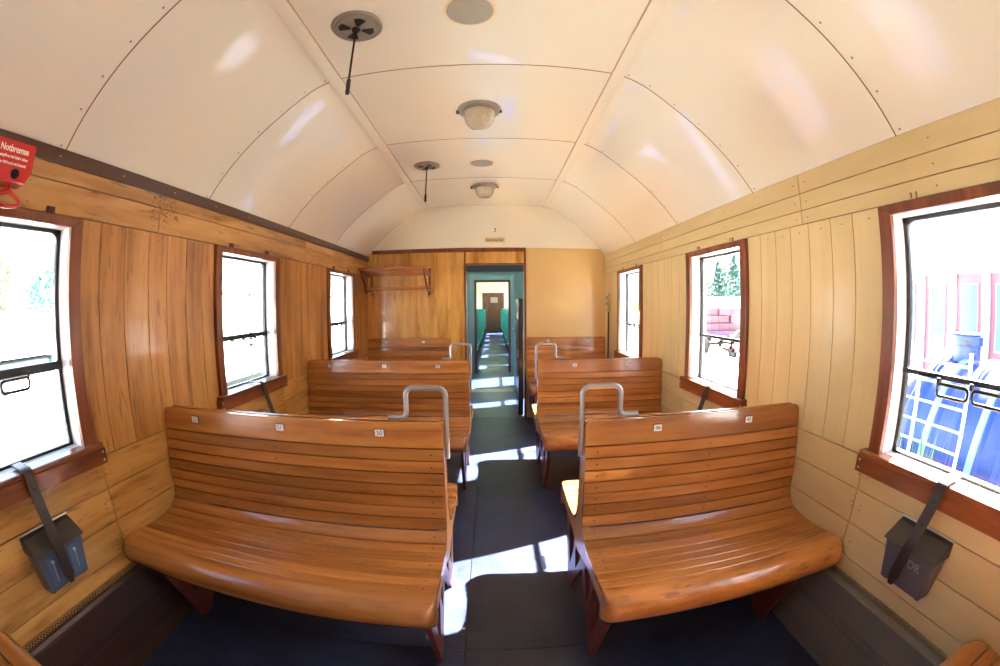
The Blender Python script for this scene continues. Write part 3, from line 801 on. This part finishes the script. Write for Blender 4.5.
wall_with_openings('vestibule_right_wall', 1, W, D+.05, 6.25, 2.4, [(5.25, 6.15)], TEAL, None, .55, 1.72)
m = MB(); m.box(-W, W, D+.05, 6.25, 1.90, 1.96, 1); m.box(-.6, .75, 5.9, 5.96, 1.80, 1.90, 1); m.box(-W, W, 6.55, 8.1, 2.1, 2.16); m.box(-.6, .75, 6.25, 6.55, 1.95, 2.0); m.box(-W, W, 8.1, 20.4, 2.42, 2.5)
o = m.build('vestibule_ceiling', [PALEG, plain('dark_vestibule_paint', (48,62,70), .5)]); tag(o, kind='structure')
bulkhead('vestibule_end_wall', 6.2, -.27, .40, 1.775, TEAL, TEAL, 'teal vestibule bulkhead seen through the doorway')
m = MB(); m.box(-.62, -.52, 6.26, 6.54, -.05, 2.0); m.box(.68, .78, 6.26, 6.54, -.05, 2.0); o = m.build('gangway_wall', DARKMETAL); tag(o, kind='structure')
bulkhead('next_carriage_front_wall', 6.55, -.31, .52, 1.83, TEAL, DARKMETAL, 'front bulkhead of the next carriage seen through the doorway')
wall_with_openings('next_vestibule_left_wall', -1, W, 6.6, 8.1, 2.4, [(7.1, 7.8)], TEAL, None)
wall_with_openings('next_vestibule_right_wall', 1, W, 6.6, 8.1, 2.4, [(7.2, 8.0)], TEAL, None, .6, 1.72)
bulkhead('saloon_front_wall', 8.05, -.255, .385, 1.775, TEAL, DKRED, 'teal saloon bulkhead with dark red jamb seen through the doorway', th=.06)
fw = [(9.2+1.637*k, 9.93+1.637*k) for k in range(7)]
wall_with_openings('next_carriage_left_wall', -1, W, 8.11, 20.4, 2.45, fw, PALEG, None, .87, 1.65)
wall_with_openings('next_carriage_right_wall', 1, W, 8.11, 20.4, 2.45, fw, PALEG, None, .87, 1.65)
m = MB(); m.box(-W, W, 20.0, 20.06, 0, 2.45); o = m.build('next_carriage_end_wall', PALEG); tag(o, 'pale green far end wall of the next carriage', kind='structure')
r = empty('door_1', (.07, 20.0, 0)); tag(r, 'brown closed door at the far end of the next carriage', kind='structure')
m = MB(); m.box(-.52, .52, -.04, -.001, 0, 1.89); m.build('leaf', BROWND, r, bevel=.004)
m = MB(); m.box(-.12, .22, -.045, -.04, 1.42, 1.68); m.build('notice', plain('grey_notice', (150,140,130), .5), r)
m = MB(); m.box(-.58, -.52, -.05, -.001, 0, 1.96); m.box(.52, .58, -.05, -.001, 0, 1.96); m.box(-.58, .58, -.05, -.001, 1.895, 1.96); m.build('door_frame', PALEG, r)
m = MB(); m.lathe([(.012, 0), (.012, -.05), (.02, -.052), (.02, -.06), (0, -.06)], (.42, -.04, 1.0), 'Y', 12); m.build('handle', STEEL, r)
# open door leaf folded against the right side of the vestibule
r = empty('door_2', (.402, D+.07, 0)); tag(r, 'dark open door leaf just inside the doorway on its right', kind='structure')
m = MB(); m.box(-.028, .03, 0, .60, 0.01, 1.40); m.build('leaf', plain('black_brown_leaf', (26,22,24), .35, coat=.3), r, bevel=.004)
for z in (.25, .75, 1.2):
    m = MB(); m.tube([(-.034, .02, z-.04), (-.034, .02, z+.04)], .011, 10); m.box(-.033, -.028, .0, .09, z-.035, z+.035); m.build('hinge', STEEL, r)
m = MB(); m.box(-.034, -.028, .50, .59, .86, 1.12); m.build('lock_plate', STEEL, r, bevel=.002)
m = MB(); m.tube([(-.034, .55, 1.02), (-.066, .55, 1.02), (-.07, .50, 1.02), (-.07, .43, 1.02)], .009, 8); m.build('handle', STEEL, r, smooth=50)
m = MB(); m.box(-.032, -.028, .03, .59, .05, .16); m.build('kick_plate', STEEL, r)
# hinged left leaf edge
r = empty('door_3', (-.262, D+.10, 0)); tag(r, 'dark edge of an open door leaf inside the doorway on its left', kind='structure')
m = MB(); m.box(-.015, .02, 0, .30, .01, 1.76); m.build('leaf', BROWND, r, bevel=.004)
m = MB(); m.tube([(.028, .05, .5), (.028, .05, 1.25)], .009, 8); m.build('handle', STEEL, r)

# upholstered seats of the next carriage
UPH = plain('turquoise_upholstery', (44,134,128), .7, noise=.1, nscale=30)
root = empty('train_seat', (0, 0, 0))
m = MB(); m.loft([[(x, -.06, .40), (x, -.03, .46), (x, .38, .48), (x, .42, .44), (x, .40, .36), (x, -.05, .34)] for x in (-.48, -.46, .46, .48)]); m.build('cushion', UPH, root, smooth=35, bevel=.01)
m = MB(); m.loft([[(x, -.02, .42), (x, -.13, 1.02), (x, -.145, 1.12), (x, -.19, 1.14), (x, -.215, 1.10), (x, -.20, 1.0), (x, -.12, .40)] for x in (-.48, -.46, .46, .48)]); m.build('backrest', UPH, root, smooth=35, bevel=.01)
m = MB(); m.box(-.4, .4, .0, .3, .0, .05); m.box(-.06, .06, .08, .2, .05, .36); m.build('pedestal', DARKMETAL, root)
m = MB(); m.tube([(-.40, -.21, 1.10), (-.40, -.245, 1.17), (-.2, -.25, 1.18), (-.2, -.215, 1.11)], .012, 8); m.build('handle', STEEL, root, smooth=50)
rows = ['first', 'second', 'third', 'fourth', 'fifth', 'sixth', 'seventh', 'eighth', 'ninth', 'tenth', 'eleventh', 'twelfth']
for i in range(11):
    for s, sd in ((-1, 'left'), (1, 'right')):
        c = root if (i == 0 and s == -1) else copy_tree(root)
        c.location = (s*(.31+.50) + .07, 8.75 + i*.95, 0)
        tag(c, 'turquoise seat in the far carriage, %s of its aisle, %s row from the doorway' % (sd, rows[i]), 'seat', 'turquoise seats of the next carriage')

# ------------------------------------------------------------------ outside
GZ = -1.2
def ground_mat():
    m, nt, b = newmat('pale_gravel'); N, L = nt.nodes, nt.links
    tc = N.new('ShaderNodeTexCoord'); nz = N.new('ShaderNodeTexNoise'); nz.inputs['Scale'].default_value = .35; nz.inputs['Detail'].default_value = 9
    L.new(tc.outputs['Object'], nz.inputs['Vector'])
    cr = N.new('ShaderNodeValToRGB'); cr.color_ramp.elements[0].color = lin((196,196,190)); cr.color_ramp.elements[1].color = lin((214,212,206))
    cr.color_ramp.elements[0].position = .4; cr.color_ramp.elements[1].position = .6
    L.new(nz.outputs['Fac'], cr.inputs['Fac']); L.new(cr.outputs['Color'], b.inputs['Base Color']); b.inputs['Roughness'].default_value = .9
    return m
m = MB(); m.box(-140, 140, -140, 160, GZ-.2, GZ); o = m.build('ground', ground_mat()); tag(o, 'pale sunlit gravel ground outside the windows', kind='structure')
# own carriage body below the floor and its roof, so that no light leaks in
m = MB()
for s in (-1, 1):
    m.box(s*(W+.086), s*(W+.11), YB-.05, D+.05, -.4, ZS-.03); m.box(s*(W+.086), s*(W+.11), YB-.05, D+.05, ZT-FT+.013, 2.0)
    for a, b in [(YB-.05, WIN[0][0]+FR-.013)] + [(WIN[i][1]-FR+.013, WIN[i+1][0]+FR-.013) for i in range(len(WIN)-1)] + [(WIN[-1][1]-FR+.013, D+.05)]:
        m.box(s*(W+.086), s*(W+.11), a, b, ZS-.03, ZT-FT+.013)
m.loft([[(x*1.06, y, z+.09) for x, z in full] + [(x*1.06, y, z+.13) for x, z in full[::-1]] for y in (YB-.05, 20.5)])
m.box(-W-.1, W+.1, YB-.05, 20.5, -.3, -.07)
o = m.build('outer_skin_wall', plain('outer_skin_green', (70,86,70), .5)); tag(o, kind='structure')

WW = plain('wagon_white', (226,224,220), .5, noise=.05, nscale=2)
WT = plain('underframe_teal', (16,36,42), .5); PURP = plain('dull_purple', (62,52,84), .6)
def wheelset(m, x, y, r=.42, mat=1):
    for dx in (-.72, .72): m.lathe([(.05, -.06), (r, -.06), (r+.03, -.05), (r+.03, -.03), (r, .06), (.06, .06)], (x+dx, y, GZ+r+.14), 'X', 24, mat)
    m.tube([(x-.9, y, GZ+r+.14), (x+.9, y, GZ+r+.14)], .07, 10, mat)
# low-sided white wagon outside the near left window
def low_wagon(x, y0, y1, label):
    o = empty('low_sided_wagon', (x, (y0+y1)/2, GZ)); tag(o, label, 'railway wagon')
    yc = (y0+y1)/2; h = (y1-y0)/2; F = 2.12
    m = MB()
    m.box(-1.3, 1.3, -h, h, F, F+.06)
    for sx in (-1.3, 1.26): m.box(sx, sx+.04, -h, h, F+.06, F+.52)
    for sy in (-h, h-.04): m.box(-1.3, 1.3, sy, sy+.04, F+.06, F+.52)
    n = 7
    for i in range(n+1): m.box(1.30, 1.34, -h + i*(2*h-.06)/n, -h + i*(2*h-.06)/n+.06, F-.02, F+.54)
    m.build('body', WW, o, bevel=.01)
    m = MB(); m.box(1.29, 1.345, -h-.02, h+.02, F+.52, F+.545); m.lathe([(.05, 0), (.05, .09), (0, .09)], (1.3, h, F+.50), 'Z', 10); m.build('top_rail', plain('rail_grey', (34,42,46), .5), o)
    m = MB(); m.box(-1.1, 1.24, -h, h, F-.22, F-.02)
    for i in range(5): m.box(1.18, 1.28, -h*.8 + i*h*.4 - .2, -h*.8 + i*h*.4 + .2, F-.55, F-.2)
    m.build('underframe', WT, o)
    wm = plain('wheel_grey', (34,32,44), .5, metal=.3)
    for k in (-h*.62, -h*.25, h*.25, h*.62):
        m = MB()
        for dx in (-.72, .72): m.lathe([(.05, -.06), (.45, -.06), (.48, -.05), (.48, -.03), (.45, .06), (.06, .06)], (dx, k, .6), 'X', 24)
        m.tube([(-.9, k, .6), (.9, k, .6)], .07, 10)
        m.box(.62, .82, k-.25, k+.25, .5, 1.5); m.build('wheelset', wm, o)
low_wagon(-6.6, -7.0, 3.05, 'low white wagon with teal underframe outside the near left window')
def box_wagon(x, y0, y1, label):
    o = empty('covered_wagon', (x, (y0+y1)/2, GZ)); tag(o, label, 'railway wagon')
    h = (y1-y0)/2
    m = MB(); m.box(-1.3, 1.3, -h, h, 1.1, 3.20); m.build('body', WW, o, bevel=.02)
    m = MB()
    R = [(1.34, 3.17), (1.2, 3.42), (.9, 3.62), (.45, 3.74), (0, 3.78), (-.45, 3.74), (-.9, 3.62), (-1.2, 3.42), (-1.34, 3.17)]
    m.loft([[(u, y, w) for u, w in R] for y in (-h-.08, h+.08)]); m.build('roof', plain('wagon_roof_cyan', (44,66,66), .5), o, smooth=30)
    for y0_ in (-1.27, .0):
        m = MB(); m.box(1.301, 1.33, y0_, y0_+1.25, 1.25, 2.85); m.build('sliding_door', WW, o, bevel=.012)
    pm = plain('post_grey', (48,52,54), .5)
    for y in (-h+.02, -1.32, 1.30, h-.05): m = MB(); m.box(1.30, 1.36, y, y+.05, 1.1, 3.15); m.build('frame_post', pm, o)
    m = MB(); m.box(1.302, 1.37, -1.25, 1.28, 2.88, 2.93); m.build('door_track', pm, o)
    m = MB(); m.box(-1.1, 1.1, -h, h, .85, 1.1)
    m.build('underframe', WT, o)
    wm = plain('wheel_dark', (30,32,40), .5, metal=.3)
    for k in (-h*.6, h*.6):
        m = MB()
        for dx in (-.72, .72): m.lathe([(.05, -.06), (.45, -.06), (.48, -.05), (.48, -.03), (.45, .06), (.06, .06)], (dx, k, .6), 'X', 24)
        m.tube([(-.9, k, .6), (.9, k, .6)], .07, 10); m.build('wheelset', wm, o)
    m = MB()
    m.tube([(1.0, -1.9, 3.95), (.7, -1.0, 4.1), (.4, .2, 4.35)], .035, 6); m.tube([(1.35, -2.0, 3.45), (1.35, -1.2, 3.55), (1.35, -.4, 3.5)], .03, 6)
    m.build('roof_rod', DARKMETAL, o)
box_wagon(-6.6, 4.6, 8.95, 'covered white wagon with pale cyan roof outside the middle left window')
box_wagon(-6.9, 11.2, 17.8, 'pale covered wagon outside the far left window')

# trees behind the wagons and behind the yard
LEAFG = plain('pale_leaf_green', (88,116,76), .7, noise=.35, nscale=2)
LEAFB = plain('bluish_leaf_green', (64,108,98), .7, noise=.35, nscale=2)
BARK = plain('bark', (90,70,54), .8)
def tree(x, y, hgt, rad, label, leaf, conifer=False):
    o = empty('tree', (x, y, GZ)); tag(o, label, 'tree', 'trees beyond the sidings')
    m = MB(); m.tube([(0, 0, 0), (.08, 0, hgt*.3), (0, .05, hgt*.75)], [.22, .16, .06], 8); m.build('trunk', BARK, o, smooth=60)
    m = MB(); rnd = random.Random(int(x*31+y*17))
    for i in range(1500):
        while True:
            p = Vector((rnd.uniform(-1, 1), rnd.uniform(-1, 1), rnd.uniform(-1, 1)))
            if .25 < p.length < 1: break
        if conifer:
            t = (p.z+1)/2; c = Vector((p.x*rad*(1.15-t)*1.0, p.y*rad*(1.15-t), hgt*(.12+.88*t)))
        else:
            k = 1 + .22*math.sin(5*p.x+2*p.y) ; c = Vector((p.x*rad*k, p.y*rad*k, hgt*.62 + p.z*hgt*.38))
        s = rad*.11*(.6+rnd.random()*.8)
        a = Vector((rnd.uniform(-1,1), rnd.uniform(-1,1), rnd.uniform(-1,1))).normalized(); b = a.orthogonal().normalized()
        m.add([tuple(c+a*s), tuple(c+b*s*.7), tuple(c-a*s), tuple(c-b*s*.7)], [(0,1,2,3)])
    m.build('crown', leaf, o)
for i, (x, y, hh, rr) in enumerate([(-33, 19.2, 6.6, 2.4), (-34, 12.6, 7.2, 2.8), (-33, 5, 6.0, 2.6), (-36, 32, 9, 4.2), (-30, 46, 8, 4)]):
    tree(x, y, hh, rr, ['rounded tree beyond the low white wagon', 'taller rounded tree beyond the gap between the white wagons', 'small tree at the left edge beyond the low wagon', 'tree hidden behind the covered white wagon', 'tree beyond the far left window'][i], LEAFG if i % 2 else LEAFB)
for i, (x, y, hh, rr, cf) in enumerate([(36, 65.2, 8.4, 2.3, False), (36.5, 60.6, 10.4, 2.2, True), (36, 70.2, 7.4, 2.4, False), (37, 56.2, 12.0, 2.2, True), (36, 51.4, 11.2, 2.3, True), (41.5, 61, 11.4, 2.4, False), (42, 68, 9.8, 2.6, False), (43, 54.2, 12.6, 2.5, False)]):
    tree(x, y, hh, rr, ['conifer beyond the yard, second from left in the middle right window', 'tall conifer in the centre beyond the middle right window', 'low rounded tree at the left in the middle right window', 'conifer right of centre beyond the middle right window', 'tall conifer at the right edge of the middle right window', 'rounded tree in the gap left of the tall central conifer, farther back', 'broad rounded tree behind the low rounded one, beyond the middle right window', 'tall rounded tree behind the tall central conifer, beyond the yard'][i], LEAFB if cf else LEAFG, cf)

# pink building with green doors (right side)
PINK = plain('pink_render', (142,82,94), .7); PILA = plain('pale_pilaster', (160,162,160), .7); GREEN = plain('green_door_paint', (72,132,120), .6)
o = empty('building', (12, 0, GZ)); tag(o, 'pink building with green panels and pale pilasters outside the near right window', 'building')
m = MB(); m.box(0, 5, -12, 9.4, 0, 4.2); m.build('wall', PINK, o)
m = MB(); m.box(-.25, 5.2, -12.2, 9.6, 3.56, 5.6); m.build('roof_fascia', plain('fascia_white', (220,216,212), .6), o)
for k in range(12):
    y = 8.35 - k*1.15
    m = MB(); m.box(-.10, 0, y-.13, y+.13, 0, 3.56); m.build('pilaster', PILA, o)
    if k < 12:
        yc = y + .575 - .01
        m = MB(); m.box(-.05, 0, yc-.28, yc+.28, 1.65, 3.31); m.build('door_surround', PILA, o)
        m = MB(); m.box(-.07, -.05, yc-.25, yc+.25, 1.7, 3.28); 
        for q in range(5): m.box(-.075, -.07, yc-.25+q*.1+.01, yc-.25+q*.1+.09, 1.72, 3.26)
        m.build('green_door', GREEN, o)
# large blue tank lying in a pale pipe cage
BLUE = plain('blue_plastic', (26,52,130), .4, noise=.1); PALEB = plain('pale_pipe', (180,190,196), .45)
def tank(x, y, r, L, label, gz, lid=None, ang=0):
    o = empty('tank', (x, y, gz)); tag(o, label, 'tank', 'blue ribbed tanks outside the right windows'); o.rotation_euler.z = ang
    m = MB(); P = [(.02, -L/2), (r*.7, -L/2), (r*.95, -L/2+.08)]
    n = 9
    for i in range(n):
        y0 = -L/2 + .12 + i*(L-.24)/n; w = (L-.24)/n
        P += [(r*.965, y0), (r*.965, y0+w*.45), (r, y0+w*.55), (r, y0+w*.95)]
    P += [(r*.95, L/2-.08), (r*.7, L/2), (.02, L/2)]
    m.lathe(P, (0, 0, r+.05), 'Y', 40); m.build('shell', BLUE, o, smooth=30)
    for i in range(0, n, 1):
        y0 = -L/2 + .12 + i*(L-.24)/n; w = (L-.24)/n
        m = MB(); m.lathe([(r+.002, y0+w*.62), (r+.02, y0+w*.66), (r+.02, y0+w*.86), (r+.002, y0+w*.9)], (0, 0, r+.05), 'Y', 40); m.build('rib', plain('rib_pale_blue', (110,140,190), .4) if i % 2 else BLUE, o, smooth=30)
    if lid is not None:
        m = MB(); m.lathe([(.20, 2*r-.05), (.20, 2*r+.13), (.225, 2*r+.14), (.225, 2*r+.24), (.19, 2*r+.26), (0, 2*r+.26)], (0, lid, .05), 'Z', 28); hd = m.build('neck', BLUE, o, smooth=35)
        m = MB(); m.lathe([(.21, 2*r+.262), (.21, 2*r+.275), (0, 2*r+.285)], (0, lid, .05), 'Z', 28); m.build('cap', PALEB, o)
        for a in (.6, 3.7): m = MB(); m.box(.22*math.cos(a)-.03, .22*math.cos(a)+.03, lid+.22*math.sin(a)-.03, lid+.22*math.sin(a)+.03, 2*r+.19, 2*r+.24); m.build('lug', DARKMETAL, o)
    for yy in (-L*.32, L*.32):
        m = MB(); m.box(-r*.8, r*.8, yy-.06, yy+.06, -.0, .22); m.build('cradle', PALEB, o)
tank(5.3, 1.27, 1.0, 3.2, 'big blue ribbed tank with capped neck outside the near right window', GZ, 1.18, -.05)
tank(5.6, 4.3, .87, 2.3, 'second blue tank behind the pale pipe cage, left of the capped tank', GZ, None, .0)
o = empty('pipe_cage', (4.1, 1.8, GZ)); tag(o, 'pale pipe cage fence in front of the blue tanks', 'fence')
m = MB()
for z in (1.3, 1.5, 1.7, 1.9, 2.08): m.tube([(0, 0, z), (.1, 1.9, z)], .014, 6)
m.build('rail', PALEB, o)
for i in range(4):
    m = MB(); t = i/3; m.tube([(.1*t, 1.9*t, 0), (.1*t, 1.9*t, 2.2)], .022, 8); m.build('post', PALEB, o)
# bench outside and weeds
o = empty('picnic_table', (3.9, .85, GZ)); tag(o, 'pale table outside the near right window beside the weeds', 'table')
m = MB()
for k in range(4): m.box(-.3+k*.15, -.3+k*.15+.13, -.8, .8, 1.02, 1.06)
m.build('top', PALEB, o)
for y in (-.6, .6):
    m = MB(); m.box(-.25, -.18, y-.04, y+.04, 0, 1.02); m.box(.18, .25, y-.04, y+.04, 0, 1.02); m.box(-.25, .25, y-.03, y+.03, .9, .98); m.build('trestle', plain('trestle_teal', (66,116,118), .6), o)
m = MB(); rnd = random.Random(3)
for i in range(1300):
    x = rnd.uniform(3.0, 3.8); y = rnd.uniform(1.9, 3.9); h = rnd.uniform(.3, 1.6) * (1 if rnd.random() < .5 else .5)
    dx, dy = rnd.uniform(-.2, .2), rnd.uniform(-.2, .2); w = rnd.uniform(.015, .05)
    m.add([(x-w, y, GZ), (x+w, y, GZ), (x+dx+w*.8, y+dy, GZ+h*.7), (x+dx*1.5, y+dy*1.5+w, GZ+h), (x+dx-w*.8, y+dy, GZ+h*.7)], [(0,1,2,3,4)])
o = m.build('weeds', plain('weed_green', (76,116,70), .7, noise=.3)); tag(o, 'tall green weeds growing in front of the blue tanks', 'weeds', kind='stuff')
# yard beyond the middle right window
o = empty('shed', (27, 42, GZ)); tag(o, 'long low pale roofed shed beyond the middle right window', 'building')
m = MB(); m.box(-5, 6, -9, 9, 0, 2.2); m.build('wall', plain('shed_wall', (130,110,110), .7), o)
m = MB(); m.loft([[(-5.5, y, 2.1), (.5, y, 3.6), (6.5, y, 2.1), (6.5, y, 2.0), (-5.5, y, 2.0)] for y in (-9.5, 9.5)]); m.build('roof', plain('shed_roof', (118,100,102), .7), o)
def stack(x, y, label):
    o = empty('timber_wagon', (x, y, GZ)); tag(o, label, 'railway wagon')
    m = MB(); m.box(-1.2, 1.2, -3, 3, 1.0, 1.25); m.build('deck', PURP, o)
    m = MB()
    for q in range(3):
        for k in range(3): m.box(-1.1+k*.74, -.42+k*.74, -2.9+.07*((q+k) % 3), 2.9-.09*((q*2+k) % 3), 1.26+q*.40, 1.62+q*.40)
    m.build('load', plain('load_mauve', (92,62,74), .7), o)
    for y2 in (-2, 2):
        m = MB()
        for dx in (-.72, .72): m.lathe([(.05, -.06), (.45, -.06), (.48, -.05), (.48, .04), (.06, .06)], (dx, y2, .5), 'X', 20)
        m.tube([(-.9, y2, .5), (.9, y2, .5)], .07, 8); m.build('wheelset', DARKMETAL, o)
    for y2 in (-2.8, 0, 2.8): m = MB(); m.box(-1.25, -1.17, y2-.05, y2+.05, 1.0, 2.9); m.build('stanchion', PALEB, o)
stack(12.0, 22.0, 'wagon with a mauve load outside the middle right window')
o = empty('car', (12.2, 16.2, GZ)); tag(o, 'red car parked beyond the middle right window', 'car')
CR = plain('car_red', (140,36,38), .3, coat=.6)
m = MB()
S = [(-2.0, .35), (-2.05, .75), (-1.3, .9), (-.6, 1.4), (.8, 1.42), (1.5, .95), (2.05, .85), (2.1, .35)]
m.loft([[(d, u, w) for u, w in S] for d in (-.8, -.76, .76, .8)]); m.build('body', CR, o, smooth=25)
for y in (-1.3, 1.3):
    for d in (-.8, .66): m = MB(); m.lathe([(.02, 0), (.32, .0), (.32, .14), (.02, .14)], (d, y, .32), 'X', 18); m.build('wheel', BLACK, o)
m = MB(); m.prism([(-1.15, .92), (-.58, 1.34), (.72, 1.35), (1.3, .96)], lambda u, w, d: (d, u, w), -.81, .81); m.build('window_band', DARKMETAL, o)
o = empty('trestle', (6.6, 10.6, GZ)); tag(o, 'pale blue trestle stand on the ground outside the middle right window', 'trestle')
m = MB(); m.box(-.5, .5, -.7, .7, .95, 1.02); m.build('top', PALEB, o)
TB = plain('trestle_blue', (84,120,140), .6)
for y in (-.5, .5):
    for d in (-.45, .38): m = MB(); m.box(d, d+.07, y-.04, y+.04, 0, .95); m.build('leg', TB, o)

# ------------------------------------------------------------------ light: sun, sky
SUN_DIR = Vector((-1, -.41, -.975)).normalized()
l = bpy.data.lights.new('sun', 'SUN'); l.energy = 62.0; l.angle = math.radians(.53); l.color = (1.0, .975, .94)
so = bpy.data.objects.new('sun', l); COL.objects.link(so); so.rotation_euler = SUN_DIR.to_track_quat('-Z', 'Y').to_euler()
w = bpy.data.worlds.new('sky'); sc.world = w; w.use_nodes = True; nt = w.node_tree
sky = nt.nodes.new('ShaderNodeTexSky'); sky.sky_type = 'NISHITA'; sky.sun_disc = False
sky.sun_elevation = math.asin(-SUN_DIR.z); sky.sun_rotation = math.atan2(-SUN_DIR.x, -SUN_DIR.y); sky.air_density = 1.0; sky.dust_density = 4.0; sky.ozone_density = .6
bg = nt.nodes['Background']; bg.inputs['Strength'].default_value = .55
nt.links.new(sky.outputs['Color'], bg.inputs['Color'])
for s in (-1, 1):              # sampling portals in the window openings (they give off no light of their own)
    for a, b in WIN:
        p = bpy.data.lights.new('portal', 'AREA'); p.shape = 'RECTANGLE'; p.size = ZT-ZS; p.size_y = b-a; p.cycles.is_portal = True
        po = bpy.data.objects.new('portal', p); COL.objects.link(po); po.location = (s*(W+.125), (a+b)/2, (ZS+ZT)/2)
        po.rotation_euler = (0, s*PI/2, 0)

# ------------------------------------------------------------------ camera: fisheye lens
cam = bpy.data.cameras.new('camera'); co = bpy.data.objects.new('camera', cam); COL.objects.link(co); sc.camera = co
cam.type = 'PANO'; cam.panorama_type = 'FISHEYE_LENS_POLYNOMIAL'
cam.sensor_fit = 'HORIZONTAL'; cam.sensor_width = 36.0; cam.sensor_height = 36.0*666/1000
cam.fisheye_fov = 2*PI*.9
cam.fisheye_polynomial_k0 = 0; cam.fisheye_polynomial_k1 = -.06679932195622676; cam.fisheye_polynomial_k2 = -3.17888072120708e-07
cam.fisheye_polynomial_k3 = 1.0298672212399757e-06; cam.fisheye_polynomial_k4 = -2.2712597996506595e-09
R = Matrix(((0.9998496209677515, 0.015427260692599785, 0.00792054784506546), (-0.015933752725555556, 0.9975264850260244, 0.06846186672670804), (-0.006844777185873652, -0.06857777554825797, 0.9976222921156725)))
x = R.col[0]; y = R.col[1]; z = R.col[2]
M = Matrix((x, z, -y)).transposed().to_4x4(); M.translation = Vector((.0829, 0, 1.33256)); co.matrix_world = M
cam.clip_start = .02; cam.clip_end = 500

# ------------------------------------------------------------------ colour management / cycles
sc.view_settings.view_transform = 'Standard'; sc.view_settings.look = 'None'; sc.view_settings.gamma = 1; sc.view_settings.use_curve_mapping = False
sc.view_settings.exposure = 1.66
cy = sc.cycles
cy.use_denoising = True; cy.max_bounces = 14; cy.diffuse_bounces = 8; cy.glossy_bounces = 5; cy.transparent_max_bounces = 24; cy.sample_clamp_indirect = 12
cy.caustics_reflective = True; cy.blur_glossy = .5
